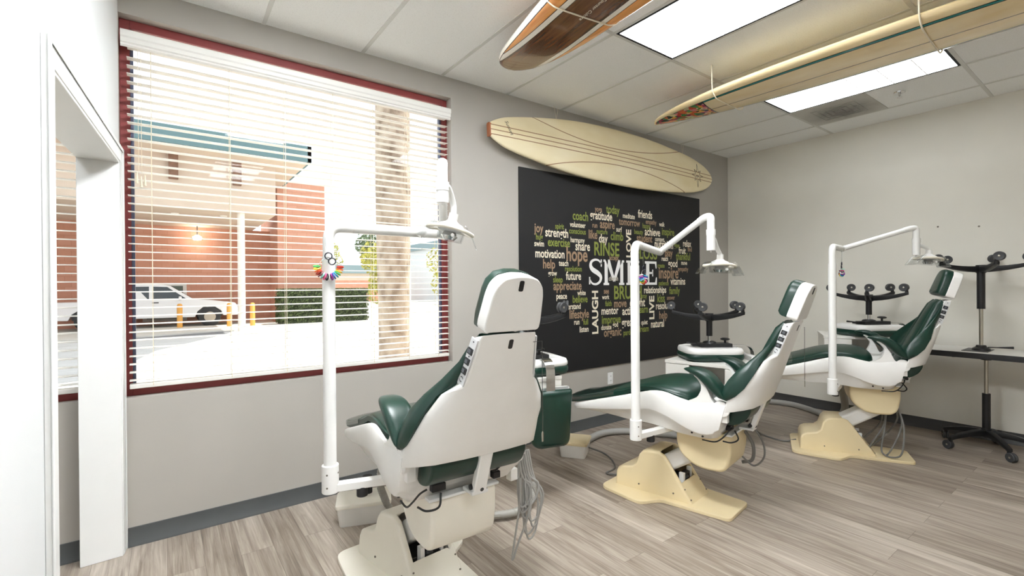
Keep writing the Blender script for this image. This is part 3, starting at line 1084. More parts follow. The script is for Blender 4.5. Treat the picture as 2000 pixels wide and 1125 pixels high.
def ring_bunch(label, p, ax, seed, sc=1.0):
    root = thing('ring_bunch', label, 'key ring', p, 0, 'bunches of coloured ties on the lamp posts')
    rnd = random.Random(seed)
    ax = Vector(ax).normalized()
    up_ = Vector((0, 0, 1))
    hook = MB().tube(bendpath([(0, 0, .075), Vector((0, 0, .085)) + ax.cross(up_) * .012, Vector((0, 0, .03)) + ax.cross(up_) * .010, (0, 0, 0)], .01, 4), .0022, 6)
    hook.build('hook', CLEAR, root)

    def ring(c_, r_, n_, th, col, nm='tie'):
        n_ = Vector(n_).normalized()
        a = n_.orthogonal().normalized()
        b = n_.cross(a)
        MB().tube([Vector(c_) + (a * cos(2 * pi * k / 18) + b * sin(2 * pi * k / 18)) * r_ for k in range(18)], th, 6, closed=True).build(nm, mat('ring_' + col[1:], col, .4), root)
    sd = ax.cross(up_).normalized()
    ring((0, 0, -.012), .014 * sc, ax, .003, '#1d1d28', 'link')
    ring(sd * -.014 + Vector((0, 0, -.034)), .014 * sc, ax, .003, '#1d1d28', 'link')
    # carrier loop
    R = .036 * sc
    c0 = Vector((0, 0, -.055))
    MB().tube([c0 + (sd * cos(2 * pi * k / 24) + up_ * sin(2 * pi * k / 24)) * R for k in range(24)], .0016, 6, closed=True).build('carrier', CHROME, root)
    for k in range(16):
        an = pi * 1.02 + (pi * .98) * k / 15
        rad = sd * cos(an) + up_ * sin(an)
        tang = -sd * sin(an) + up_ * cos(an)
        ring(c0 + rad * (R + .010 * sc) + ax * rnd.uniform(-.004, .004), .0125 * sc, tang * 1.0 + ax * rnd.uniform(-.35, .35), .0032 * sc, RINGC[(k + seed) % len(RINGC)])
    return root


pp = cpt(0, .037, .44, 0)
vd = Vector((-pp.x, CAM_Y - pp.y, 0)).normalized()
ring_bunch('bunch of coloured ties on the nearest lamp post, in front of the window', (pp.x + vd.x * .036, pp.y + vd.y * .036, 1.515), vd, 0)
pp = cpt(1, .06, .44, 0)
ring_bunch('bunch of coloured ties on the lamp post before the poster', (pp.x + .038, pp.y - .034, 1.485), (.3, -1, 0), 4, .9)
pp = cpt(2, .078, .44, 0)
ring_bunch('bunch of coloured ties on the farthest lamp post', (pp.x + .052, pp.y - .045, 1.535), (.5, -1, 0), 7, .9)


# ------------------------------------------------------------------ stools parked upside down
def star_base(root, z, rise, R, rz, upright):
    """five-arm base; arms end at radius R, casters point away from the hub"""
    sg = -1 if upright else 1
    m = MB()
    for k in range(5):
        an = rz + 2 * pi * k / 5
        d = Vector((cos(an), sin(an), 0))
        n = Vector((-sin(an), cos(an), 0))
        rings = []
        for t_ in (0.02, .12, .3, .5, .7, .88, 1.0):
            r_ = R * t_ + .012
            zz = z + sg * rise * (t_ ** 2.1)
            hw = .025 - .008 * t_
            hh = .026 - .013 * t_
            c_ = d * r_ + Vector((0, 0, zz))
            rings.append([c_ + n * a + Vector((0, 0, b)) for a, b in rpoly([(-hw, -hh), (hw, -hh), (hw, hh), (-hw, hh)], .006, 2)])
        m.loft(rings)
    m.cyl((0, 0, z - .03), (0, 0, z + .035), .033, seg=24)
    m.build('star_base', BLACK, root)
    for k in range(5):
        an = rz + 2 * pi * k / 5
        d = Vector((cos(an), sin(an), 0))
        tip = d * (R + .002) + Vector((0, 0, z + sg * rise))
        m = MB().cyl(tip + Vector((0, 0, -sg * .012)), tip + Vector((0, 0, sg * .026)), .013, seg=14)
        wa = Matrix.Rotation(an + .9 + k * 1.7 + rz, 3, 'Z') @ Vector((1, 0, 0))
        off = Matrix.Rotation(pi / 2, 3, 'Z') @ wa * .018
        c_ = tip + off + Vector((0, 0, sg * .052))
        m.tube([tip + Vector((0, 0, sg * .022)), c_], .010, 8)
        ca = m.build('caster', BLACK, root)
        for s_ in (1, -1):
            w_ = MB().lathe(c_ + wa * .011 * s_, [(0, -.008), (.015, -.009), (.031, -.009), (.035, -.005), (.035, .005), (.031, .009), (.015, .006), (0, .006)], axis=wa * s_, seg=22)
            w_.build('wheel', GREYT, ca)
            MB().lathe(c_ + wa * .019 * s_, [(0, 0), (.008, 0), (.006, .0015), (0, .002)], axis=wa * s_, seg=12).build('wheel_hub', STEEL, ca)


def make_stool(label, loc, rz, star_rz, back_an, back):
    root = thing('dental_stool', label, 'stool', loc, rz, 'upside down dental stools')
    hw, hd = .235, .20
    sq = rpoly([(hw, hd), (-hw, hd), (-hw, -hd), (hw, -hd)], .11, 6)
    sc = lambda k: [(a * k, b * k) for a, b in sq]
    m = MB().loft([[(a, b, z) for a, b in sc(k)] for k, z in ((.86, 0), (.95, .008), (.99, .022), (1.0, .040), (.985, .056), (.96, .062))])
    m.build('seat_pad', GREEN, root, ang=60)
    m = MB().loft([[(a, b, z) for a, b in sc(k)] for k, z in ((.965, .06), (.985, .066), (.985, .085), (.95, .102), (.80, .110), (.78, .104))])
    m.build('seat_shell', WHITE, root, ang=50)
    m = MB().bb((-.09, -.055, .104), (.17, .055, .134)).bb((-.15, -.022, .112), (-.08, .022, .132))
    m.lathe((0, 0, 0), [(0, .13), (.06, .13), (.05, .146), (.03, .152), (0, .152)], seg=24)
    pl_ = m.build('mechanism', BLACK, root, bevel=.003)
    m = MB().cyl((.13, 0, .13), (.13, 0, .162), .009, seg=12)
    m.lathe((.13, 0, 0), [(0, .158), (.022, .158), (.037, .164), (.037, .171), (.024, .178), (0, .179)], seg=18)
    m.build('knob', BLACK, pl_)
    MB().tube([(-.05, .02, .12), (-.12, .05, .126), (-.17, .06, .13)], [.005, .005, .009], 8).build('lever', BLACK, pl_)
    MB().cyl((0, 0, .138), (0, 0, .21), .0125, seg=16).build('piston', CHROME, root)
    MB().cyl((0, 0, .195), (0, 0, .378), .0245, seg=20).build('gas_column', BLACK, root)
    star_base(root, .350, .048, .285, star_rz, False)
    if back:
        c_, s_ = cos(back_an), sin(back_an)
        d = Vector((c_, s_, 0))
        n = Vector((-s_, c_, 0))
        r0, r1, r2 = back
        pth = bendpath([d * .10 + Vector((0, 0, .115)), d * r0 + Vector((0, 0, .118)), d * r0 + Vector((0, 0, -r1))], .09, 8)
        m = MB()
        rings = []
        for i, p in enumerate(pth):
            tv = (pth[min(i + 1, len(pth) - 1)] - pth[max(i - 1, 0)]).normalized()
            nv = tv.cross(n)
            rings.append([p + n * a + nv * b for a, b in ((-.031, -.003), (.031, -.003), (.031, .003), (-.031, .003))])
        m.loft(rings)
        m.build('back_band', CHROME, root, bevel=.001)
        # back rest, hanging upside down: wide at the top, tapering below
        bw, bh = .155, .335
        out = rpoly([(-bw, 0), (bw, 0), (bw * .80, -bh), (-bw * .80, -bh)], [.02, .02, .05, .05], 5)
        def bp(p, t_, k=1.0):
            a, b = p[0] * k, p[1] * k - (1 - k) * bh * .5
            cv = -.035 * (1 - (a / bw) ** 2)
            return d * (r0 + .012 + t_ - cv * 0 + .05 * (abs(a) / bw) ** 2 * -1) + n * a + Vector((0, 0, r2 + b))
        so = [(p[0] * 1.02, p[1] + .022) for p in out]
        MB().loft([[bp(p, -.052, .86) for p in so], [bp(p, -.046, .97) for p in so], [bp(p, -.004) for p in so]]).build('back_shell', WHITE, root, ang=50)
        MB().loft([[bp(p, .0 - .006, 1.02) for p in out], [bp(p, .015, 1.05) for p in out], [bp(p, .032, 1.04) for p in out], [bp(p, .044, .93) for p in out]]).build('back_pad', GREEN, root, ang=60)
    return root


# white side cabinets that carry them
def make_cabinet(label, loc, rz, W, D, z0, HT, reach):
    """small white service unit carried on an arm that comes from the chair (local +y looks at the chair)"""
    root = thing('side_cabinet', label, 'cabinet', loc, rz, 'white side cabinets')
    m = MB()
    T_ = .018
    zt = HT - .025
    m.bb((-W / 2, -D / 2, z0), (-W / 2 + T_, D / 2, zt))
    m.bb((W / 2 - T_, -D / 2, z0), (W / 2, D / 2, zt))
    m.bb((-W / 2 + T_, -D / 2, z0), (W / 2 - T_, -D / 2 + T_, zt))
    m.bb((-W / 2 + T_, -D / 2, z0), (W / 2 - T_, D / 2, z0 + T_))
    m.build('carcass', LAMIN, root, smooth=False)
    MB().bb((-W / 2 - .006, -D / 2, zt), (W / 2 + .006, D / 2 + .010, HT)).build('worktop', LAMIN, root, bevel=.003)
    d_ = MB().bb((W / 2 - W * .36, D / 2, z0 + .004), (W / 2 - .003, D / 2 + .016, zt - .004)).build('door', LAMIN, root, bevel=.002)
    MB().cyl((W / 2 - .05, D / 2 + .016, z0 + .10), (W / 2 - .05, D / 2 + .034, z0 + .10), .008, seg=12).build('knob', CHROME, d_)
    MB().bb((-W / 2 + .003, D / 2, z0 + .004), (-W / 2 + W * .14, D / 2 + .016, zt - .004)).build('filler_strip', LAMIN, root, bevel=.002)
    MB().cyl((-W * .12, D / 2 - .03, z0 + T_), (-W * .12, D / 2 - .03, z0 + .17), .009, seg=12).build('tap', CHROME, root)
    MB().bb((-.03, -.04, z0 - .045), (.03, reach, z0 - .001)).build('support_arm', WHITE_P, root, bevel=.008)
    return root


def cab_local(i, fwd, right):
    return cpt(i, fwd, -right, 0)


# middle chair's cabinet and stool (the cabinet's open side faces the chair)
yaw2 = CHAIRS[1][2]
make_cabinet('white open-bay cabinet beside the middle chair, carrying an upturned stool', (3.70, -1.01, 0), yaw2, .56, .50, .47, .745, .80)
c2 = (3.706, -.995, .745)
make_stool('upturned dental stool on the cabinet by the middle chair, before the wall corner', c2, radians(-38), radians(20), radians(0), (.36, .12, .02))
make_cabinet('white cabinet beside the farthest chair, carrying an upturned stool', (5.40, -1.52, 0), CHAIRS[2][2], .60, .50, .58, .885, .70)
make_stool('upturned dental stool on the cabinet by the farthest chair', (5.335, -1.63, .885), radians(-32), radians(10), radians(0), (.36, .12, .02))
make_cabinet('white cabinet mostly hidden behind the nearest chair, carrying an upturned stool', (1.90, -.66, 0), CHAIRS[0][2], .46, .44, .52, .78, .64)
make_stool('upturned dental stool mostly hidden behind the nearest chair', (2.05, -.66, .78), radians(-105), radians(96), radians(0), (.30, .18, -.085))
cup = thing('paper_cup', 'small beige cup in the open bay of the middle cabinet', 'cup', (3.50, -.90, .47 + .018))
MB().lathe((0, 0, 0), [(0, .0), (.027, 0), (.036, .085), (.033, .085), (.025, .006), (0, .006)], seg=24).build('body', mat('cup_beige', '#d9cfae', .6), cup, ang=40)
MB().tube([(.0355 * cos(k * pi / 12), .0355 * sin(k * pi / 12), .085) for k in range(24)], .0022, 6, closed=True).build('rim', mat('cup_rim', '#efe8d2', .6), cup)


# ------------------------------------------------------------------ table with pedestal base at the right wall
tb = thing('side_table', 'narrow white table with black edge on one caster pedestal by the right wall', 'table', (5.450, -2.40, 0))
MB().bb((-.235, -1.1, .795), (.235, .45, .812)).build('tabletop', mat('table_white', '#d8d6d0', .4), tb)
m = MB()
for a, b in (((-.243, -1.108, .766), (-.235, .458, .811)), ((.235, -1.108, .766), (.243, .458, .811)), ((-.235, .45, .766), (.235, .458, .811)), ((-.235, -1.108, .766), (.235, -1.1, .811))):
    m.bb(a, b)
m.build('edge_band', BLACK, tb, bevel=.002)
m = MB().bb((-.08, -.08, .765), (.08, .08, .795))
m.lathe((0, 0, 0), [(0, .735), (.03, .735), (.05, .75), (.055, .768), (0, .768)], seg=24)
mc = m.build('mechanism', BLACK, tb, bevel=.003)
MB().tube([(-.02, .04, .757), (-.05, .12, .755), (-.06, .20, .753)], [.005, .005, .011], 8).build('lever', BLACK, mc)
MB().cyl((0, 0, .43), (0, 0, .745), .0135, seg=16).build('piston', STEEL, tb)
MB().cyl((0, 0, .10), (0, 0, .46), .0265, seg=22).build('gas_column', BLACK, tb)
star_base(tb, .137, .050, .285, radians(142), True)

ub = thing('stool_base', 'upturned black caster base with a long column, standing on the narrow table', 'stool base', (5.440, -2.372, .812))
m = MB().bb((-.13, -.06, 0), (.13, .10, .004))
m.lathe((0, 0, 0), [(0, .0), (.06, .0), (.055, .018), (.035, .03), (.03, .045), (0, .045)], seg=24)
mc = m.build('mechanism', BLACK, ub, bevel=.002)
MB().tube([(.0, -.04, .03), (-.02, -.10, .035), (-.03, -.19, .043)], [.004, .004, .010], 8).build('lever', BLACK, mc)
MB().cyl((0, 0, .04), (0, 0, .37), .0135, seg=16).build('piston', STEEL, ub)
MB().cyl((0, 0, .345), (0, 0, .70), .0265, seg=22).build('gas_column', BLACK, ub)
star_base(ub, .672, .042, .285, radians(-10), False)


# ------------------------------------------------------------------ floor boxes, hoses and cables
def floor_box(label, loc, rz, L_=.27, W_=.18, HT=.125, slot=True, lid=None):
    r = thing('floor_box', label, 'floor box', loc, rz, 'utility boxes on the floor')
    pol = lambda k, g=0: rpoly([(L_ / 2 * k + g, W_ / 2 * k + g), (-L_ / 2 * k - g, W_ / 2 * k + g), (-L_ / 2 * k - g, -W_ / 2 * k - g), (L_ / 2 * k + g, -W_ / 2 * k - g)], .02, 4)
    MB().loft([[(a, b, z) for a, b in pol(k)] for k, z in ((.88, 0), (.90, .006), (1.0, HT - .012))]).build('body', WHITE, r, ang=50)
    MB().loft([[(a, b, z) for a, b in pol(1, g)] for g, z in ((.004, HT - .022), (.005, HT - .004), (.001, HT))]).build('lid', lid or CREAMW, r, ang=50)
    if slot:
        MB().cyl((.02, W_ * .22, HT - .01), (.02, W_ * .22, HT + .10), .028, seg=20).build('riser_tube', RUBBER, r)
    return r


floor_box('white floor box with cream lid by the wall under the nearest chair', (.945, -.44, 0), radians(-20), .30, .20, .13)
floor_box('white floor box with yellowed lid by the wall at the foot of the middle chair', (2.69, -.42, 0), radians(-55), .22, .24, .125, False, CREAM)


def hose(name, label, cat, pts, r, m_, seg=12, ribs=0, group=None):
    P = smoothpath(pts, 10 if not ribs else ribs)
    if ribs:
        rr = [r * (1 if k % 2 else .86) for k in range(len(P))]
    else:
        rr = r
    o_ = MB().tube(P, rr, seg).build(name, m_)
    return tag(o_, label, cat, group)


hose('corrugated_hose', 'short corrugated grey hose dropping from the nearest chair to its floor box', 'hose', [(1.02, -.66, .44), (.985, -.63, .36), (.985, -.60, .24), (1.02, -.58, .14), (1.05, -.55, .06), (1.0, -.50, .03)], .022, HOSEB, 10, 16)
hose('corrugated_hose', 'corrugated grey hose running along the floor behind the nearest chair', 'hose', [(1.10, -.60, .03), (1.35, -.80, .03), (1.62, -.98, .035), (1.80, -.95, .05), (1.90, -.86, .10)], .024, HOSEB, 10, 22)
hose('floor_hose', 'thick grey hose on the floor behind the middle chair', 'hose', [(2.83, -.37, .035), (3.0, -.29, .03), (3.217, -.255, .03), (3.415, -.345, .03), (3.57, -.54, .03), (3.70, -.74, .03), (3.78, -.95, .03)], .03, HOSE)
hose('floor_hose', 'thick grey hose on the floor leading to the farthest chair', 'hose', [(4.9, -.22, .03), (5.28, -.36, .03), (5.54, -.57, .03), (5.63, -.82, .03), (5.50, -1.12, .03), (5.27, -1.36, .05), (5.06, -1.52, .20), (4.92, -1.56, .38), (4.84, -1.56, .47)], .03, HOSE)
hose('power_cable', 'thin grey cable from the yellowed floor box to the middle chair base', 'cable', [(2.76, -.45, .06), (2.86, -.60, .006), (2.72, -.82, .006), (2.58, -.86, .006), (2.60, -.98, .026)], .0065, CABLEG)
hose('power_cable', 'thin dark cable across the floor to the farthest chair base', 'cable', [(4.62, -.80, .007), (4.474, -.982, .007), (4.361, -1.127, .007), (4.333, -1.302, .007), (4.40, -1.38, .026)], .0065, CABLEG)
hose('loop_cable', 'grey cable hanging in a loop behind the middle chair', 'cable', [cpt(1, -.452, -.03, .53), cpt(1, -.50, -.05, .44), cpt(1, -.505, -.05, .35), cpt(1, -.45, -.05, .29), cpt(1, -.385, -.05, .33)], .0055, CABLEG)
hose('loop_cable', 'thick grey tube hanging under the back of the middle chair', 'cable', [cpt(1, -.392, -.08, .48), cpt(1, -.435, -.09, .40), cpt(1, -.43, -.09, .31), cpt(1, -.375, -.08, .285)], .010, CABLEG)
# hanging handpiece tubing at the nearest chair
hb = thing('tubing_bundle', 'bundle of thin grey tubes hanging in loops at the right of the nearest chair', 'tubing', (1.315, -1.40, .52))
MB().bb((-.10, -.045, -.02), (.0, -.02, .01)).bb((-.03, -.06, -.055), (.01, -.02, .0)).build('holder', WHITE_P, hb, bevel=.003)
rnd = random.Random(5)
for k in range(8):
    a = .03 + .009 * ((k * 3) % 8) + rnd.uniform(-.006, .006)
    dp = -.17 - .026 * ((k * 5) % 7)
    wx = rnd.uniform(.03, .10)
    pts = [(a, -.03, .06), (a + .02, -.04, -.06), (a + .03 + wx * .4, -.05 - .01 * (k % 3), dp * .6), (a + .02 + wx * .3, -.06, dp), (a - .01, -.065, dp - .015), (a - .015, -.05, dp * .6), (a + .005, -.03, -.02), (a, -.02, .05)]
    MB().tube(smoothpath(pts, 6), .0048, 8).build('tube', HOSE, hb)
MB().tube(smoothpath([(.02, -.06, -.05), (.01, -.07, -.18), (-.04, -.08, -.40), (.0, -.08, -.33), (.05, -.08, -.24), (.08, -.07, -.16)], 8), .005, 8).build('tube', HOSE, hb)


def bib_chain(label, top, zlow, out):
    """fine hanger at the headrest with a clip at its end"""
    r = thing('bib_chain', label, 'clip', top)
    MB().tube([(-out, 0, .0), (0, 0, .0), (0, 0, zlow)], .0013, 6).build('cord', mat('chain_grey', '#55544f', .35, .6), r)
    MB().lathe((0, 0, zlow), [(0, .0), (.003, -.004), (.005, -.010), (.004, -.04), (0, -.04)], seg=10, sy=.5).build('clip', STEEL, r)
    return r


_p = cpt(0, -.682, -.118, 1.128)
bib_chain('fine cord with a metal clip hanging over the green pad behind the nearest chair', (_p.x + .034, _p.y - .004, _p.z), -.335, .042)
_p = cpt(1, -.682, -.116, 1.125)
bib_chain('fine cord with a clip hanging behind the back of the middle chair', (_p.x + .004, _p.y - .02, _p.z), -.30, .006)
for k_, (ra, dz_, ln) in enumerate(((.05, .14, .05), (.10, .10, -.06), (-.02, .12, .10))):
    hose('loop_cable', ('thin grey cable loop hanging nearest the farthest chair housing', 'grey cable loop reaching the floor under the farthest chair', 'short grey cable loop under the farthest chair')[k_], 'cable', [cpt(2, -.38, ln, .33), cpt(2, -.41, ln * 1.4, .18), cpt(2, -.36 + ra, ln * 1.8, -.06 + k_ * .02), cpt(2, -.26 + ra, ln * 1.2, -.03), cpt(2, -.30, ln, .16), cpt(2, -.31, ln, .29)], .006, CABLEG)



# ------------------------------------------------------------------ ceiling lights, vent, sprinkler
def lens_mat(name, stren):
    m = bpy.data.materials.new(name)
    t = NT(m)
    f = t.noise(t.obj(), 5, 3)
    t.b.inputs['Base Color'].default_value = (.8, .8, .8, 1)
    t.b.inputs['Roughness'].default_value = .3
    t.l(t.ramp(f, [(.35, lin('#e2e2e0')), (.6, lin('#f4f9ff'))]), t.b.inputs['Emission Color'])
    t.b.inputs['Emission Strength'].default_value = stren
    return m


LENS = lens_mat('troffer_lens', LAMP_E)
LENS_DIM = lens_mat('troffer_lens_dim', LAMP_E * .5)
LENS_FILL = lens_mat('troffer_lens_fill', LAMP_E * 2.7)  # stronger lens for the added light over the nearest chair


def troffer(label, x0, y0, gap, cells, lens):
    x1, y1 = x0 + .61, y0 - 1.215
    r = thing('ceiling_light', label, 'ceiling light', (x0, y1, H), 0, 'recessed ceiling lights')
    W, L_ = .61, 1.215
    m = MB()
    g = .016
    for a, b in (((0.012, .012, -.006), (g + .012, L_ - .012, .002)), ((W - g - .012, .012, -.006), (W - .012, L_ - .012, .002)), ((g, .012, -.006), (W - g, g + .012, .002)), ((g, L_ - g - .012, -.006), (W - g, L_ - .012, .002))):
        m.bb(a, b)
    m.build('frame', GAPSHADE if gap else WHITE_P, r, smooth=False)  # dark frame paints the shadow in the gap round the fixture
    MB().bb((g + .012, g + .012, -.005), (W - g - .012, L_ - g - .012, .001)).build('lens', lens, r, smooth=False)
    if cells:
        m = MB()
        for k in range(1, 6):
            y = L_ * k / 6
            m.bb((g + .012, y - .003, -.0075), (W - g - .012, y + .003, -.0045))
        for k in (1, 2):
            x = W * k / 3
            m.bb((x - .002, g + .012, -.0072), (x + .002, L_ - g - .012, -.0046))
        m.build('divider', mat('lens_rib', '#d8cfc8', .5), r, smooth=False)
    return r


troffer('bright ceiling light beside the striped wooden surfboard', gx[9], gy[0], True, False, LENS)
troffer('ceiling light with six lens cells half covered by the teal-striped surfboard', gx[12], gy[0], True, True, LENS_DIM)
troffer('added fill light above the nearest chair, outside the top of the picture', gx[6], gy[0], True, False, LENS_FILL)  # unseen fixture, added to brighten the left side
troffer('added fill light above and behind the camera', gx[6], gy[2], True, False, LENS)  # unseen fixture, added to lift the room's brightness
troffer('added fill light in the next room behind the doorway', gx[3], gy[0], True, False, LENS)  # unseen fixture, added to brighten beyond the doorway

vm = bpy.data.materials.new('vent_stained')
t = NT(vm)
o = t.obj()
f = t.noise(t.mapv(o, (3.0, 3.2, 1)), 1.6, 4, .6, 1.6)
ds = t.n('ShaderNodeVectorMath', operation='DISTANCE')
t.l(o, ds.inputs[0])
ds.inputs[1].default_value = (.33, .28, 0)
k = t.math('SUBTRACT', 1.0, t.math('MULTIPLY', ds.outputs['Value'], 3.0))
f2 = t.math('MULTIPLY', t.math('MAXIMUM', k, 0.0), f)
t.l(t.ramp(f2, [(.0, lin('#c9c8c2')), (.35, lin('#8f8d88'))]), t.b.inputs['Base Color'])
t.b.inputs['Roughness'].default_value = .7
v = thing('ceiling_vent', 'square grey ceiling vent with dust smudges beside the far ceiling light', 'ceiling vent', (gx[13] + .012, gy[0] - .60, H))
MB().bb((0, 0, -.006), (.585, .585, .0)).build('face_plate', vm, v, smooth=False)
m = MB()
for k in range(4):
    a = .12 + .045 * k
    for p, q in (((a, a), (.585 - a, a)), ((.585 - a, a), (.585 - a, .585 - a)), ((.585 - a, .585 - a), (a, .585 - a)), ((a, .585 - a), (a, a))):
        m.bb((min(p[0], q[0]) - .003, min(p[1], q[1]) - .003, -.009), (max(p[0], q[0]) + .003, max(p[1], q[1]) + .003, -.0055))
m.build('louvre', vm, v, smooth=False)
for x_, z_, lb in ((-2.03, 1.895, 'small wall anchor left in the pale right wall above the narrow table'), (-2.305, 1.870, 'second small wall anchor in the pale right wall, nearer the picture edge')):
    wa_ = MB().lathe((0, 0, 0), [(0, .003), (.007, .002), (.008, 0), (0, 0)], axis=(-1, 0, 0), seg=12).build('wall_anchor', SGREY)
    wa_.location = (XB, x_, z_)
    tag(wa_, lb, 'wall anchor', 'wall anchors')
s_ = thing('fire_sprinkler', 'small chrome fire sprinkler in the ceiling near the right wall', 'sprinkler', (5.009, -1.95, H))
MB().lathe((0, 0, 0), [(0, -.008), (.038, -.006), (.04, 0), (0, 0)], seg=24).build('escutcheon', CHROME, s_)
MB().cyl((0, 0, -.03), (0, 0, -.004), .009, seg=12).build('frame', CHROME, s_)
MB().lathe((0, 0, 0), [(0, -.045), (.018, -.045), (.018, -.043), (.004, -.04), (.004, -.028), (0, -.028)], seg=16).build('deflector', CHROME, s_)

ol = thing('wall_outlet', 'white wall outlet below the poster', 'outlet', (3.577, -.001, .445))
MB().bb((-.036, -.006, -.058), (.036, .001, .058)).build('cover_plate', WHITET, ol, bevel=.003)
for zz in (.022, -.022):
    rc = MB().bb((-.017, -.009, zz - .014), (.017, -.005, zz + .014)).build('receptacle', WHITET, ol, bevel=.004)
    for xx in (-.006, .006):
        MB().bb((xx - .0012, -.0096, zz - .005), (xx + .0012, -.0085, zz + .006)).build('slot', BLACK, rc)


# ------------------------------------------------------------------ lettering helpers
def text_geo(txt, shear=0.0, bold=0.0):
    cu_ = bpy.data.curves.new('t', 'FONT')
    cu_.body = txt
    cu_.shear = shear
    cu_.offset = bold
    cu_.resolution_u = 3
    ob = bpy.data.objects.new('t', cu_)
    COL.objects.link(ob)
    dg = bpy.context.evaluated_depsgraph_get()
    me = bpy.data.meshes.new_from_object(ob.evaluated_get(dg))
    vs = [tuple(v_.co) for v_ in me.vertices]
    fs = [tuple(p.vertices) for p in me.polygons]
    bpy.data.objects.remove(ob)
    bpy.data.curves.remove(cu_)
    bpy.data.meshes.remove(me)
    xs = [p[0] for p in vs]
    ys = [p[1] for p in vs]
    return vs, fs, min(xs), max(xs), min(ys), max(ys)


# ------------------------------------------------------------------ word poster
WORDS = "yoga T 3.362 3.463 2.111;today G 3.521 3.718 2.121;coach G 3.068 3.270 2.020;gratitude W 3.294 3.608 2.046;meditate W 3.768 3.955 2.079;friends W 4.006 4.242 2.115;tomorrow T 3.707 4.039 2.014;empathy T 4.133 4.315 2.045;walk W 4.362 4.459 2.034;volunteer W 3.031 3.235 1.938;run T 3.327 3.395 1.951;aspire T 3.431 3.644 1.968;happy G 4.079 4.211 1.997;spirit G 2.850 2.957 1.908;joy T 2.605 2.710 1.874;strength W 2.732 3.009 1.844;conscious G 3.021 3.238 1.877;nurture G 3.385 3.539 1.895;like T 3.276 3.394 1.856;surf W 3.668 3.752 1.933;day W 3.416 3.540 1.824;climb G 3.584 3.772 1.858;beauty G 3.945 4.087 1.927;achieve W 4.116 4.378 1.936;inspire G 4.410 4.636 1.955;student T 3.984 4.242 1.861;content W 4.289 4.450 1.868;hug G 2.625 2.704 1.799;harmony W 3.038 3.222 1.795;exercise G 2.761 3.031 1.758;swim W 2.606 2.716 1.740;share W 3.100 3.292 1.736;motivation W 2.617 2.961 1.652;hope T 2.985 3.259 1.651;RINSE G 3.351 3.711 1.715;accept T 3.563 3.700 1.644;nutrition W 4.282 4.612 1.811;relax W 4.801 4.963 1.842;give G 4.632 4.733 1.813;fruit W 4.719 4.854 1.758;find T 4.892 4.973 1.781;play T 4.464 4.603 1.722;thankful G 4.664 4.940 1.689;reach W 4.402 4.518 1.658;help T 2.704 2.846 1.559;teach W 2.890 3.009 1.573;good W 4.517 4.692 1.606;move W 4.765 4.879 1.621;create G 4.329 4.455 1.581;sympathy T 4.699 4.900 1.549;resolution G 2.967 3.180 1.524;grow W 2.762 2.868 1.481;future W 2.977 3.171 1.455;inspire T 4.350 4.709 1.495;sleep G 2.821 2.937 1.423;cherish B 3.553 3.690 1.437;appreciate T 2.823 3.177 1.364;patience G 4.349 4.525 1.388;vitamins W 4.560 4.840 1.406;relationships W 4.099 4.482 1.313;family G 4.537 4.736 1.301;white W 3.121 3.231 1.299;see T 3.481 3.554 1.311;peace W 2.859 2.989 1.272;believe G 3.061 3.256 1.238;work W 3.455 3.559 1.253;BRUSH G 3.629 4.059 1.284;pray G 4.056 4.147 1.254;kiss G 4.324 4.454 1.219;answer T 4.494 4.640 1.226;understand W 2.920 3.163 1.173;faith G 3.500 3.594 1.187;move T 3.628 3.818 1.182;enlight W 3.867 4.114 1.182;resolution W 4.299 4.636 1.138;lifestyle T 3.020 3.273 1.096;mentor W 3.446 3.693 1.114;active W 3.751 3.957 1.101;learn G 4.002 4.161 1.110;help T 4.353 4.499 1.034;run W 3.077 3.147 1.026;full G 3.196 3.261 1.020;improve G 3.450 3.727 1.025;great W 3.739 3.935 0.984;quiet W 4.049 4.156 0.974;natural W 4.211 4.439 0.944;listen W 3.148 3.266 0.952;donate W 3.441 3.588 0.954;god W 3.605 3.686 0.974;organic T 3.478 3.736 0.898;pardon G 3.767 3.934 0.882;dream G 4.000 4.173 0.903;FLOSS G 3.967 4.323 1.698"
VERT = (('LOVE', 3.815, 3.897, 1.659, 1.947), ('LAUGH', 3.314, 3.401, .903, 1.321), ('LIVE', 4.183, 4.27, 1.004, 1.257))
PL, PR, PB, PTOP = 2.444, 5.138, .575, 2.393
po = thing('word_poster', 'large black wall poster with coloured words around SMILE', 'poster', (PL, 0, PB))
MB().bb((0, -.012, 0), (PR - PL, -.0005, PTOP - PB)).build('panel', mat('poster_black', '#131315', .6), po, smooth=False)
TC = {'W': MB(), 'T': MB(), 'G': MB(), 'B': MB(), 'S': MB()}
TY = -.0135


def lay(mb, geo, x0, x1, zc=None, zr=None, tall=1.28):
    vs, fs, a, b, c, d = geo
    k = (x1 - x0) / (b - a)
    if zr:
        kz = (zr[1] - zr[0]) / (d - c)
        z0 = zr[0] - c * kz
    else:
        kz = k * tall
        z0 = zc - .26 * kz
    mb.add([((p[0] - a) * k + x0 - PL, TY, p[1] * kz + z0 - PB) for p in vs], fs)


for wd_ in WORDS.split(';'):
    tx, cl, x0, x1, zc = wd_.split()
    lay(TC[cl], text_geo(tx, bold=.02), float(x0), float(x1), float(zc), tall=1.3 if tx.isupper() else 1.36)
for tx, x0, x1, z0, z1 in VERT:
    vs, fs, a, b, c, d = text_geo(tx, bold=.03)
    ks, kt = (z1 - z0) / (b - a), (x1 - x0) / (d - c)
    TC['W'].add([(x1 - PL - (p[1] - c) * kt, TY, z0 - PB + (p[0] - a) * ks) for p in vs], fs)


def slab(mb, x0, x1, z0, z1, polys):
    for pg in polys:
        mb.add([(x0 + (x1 - x0) * p[0] - PL, TY, z0 + (z1 - z0) * p[1] - PB) for p in pg], [tuple(range(len(pg)))])


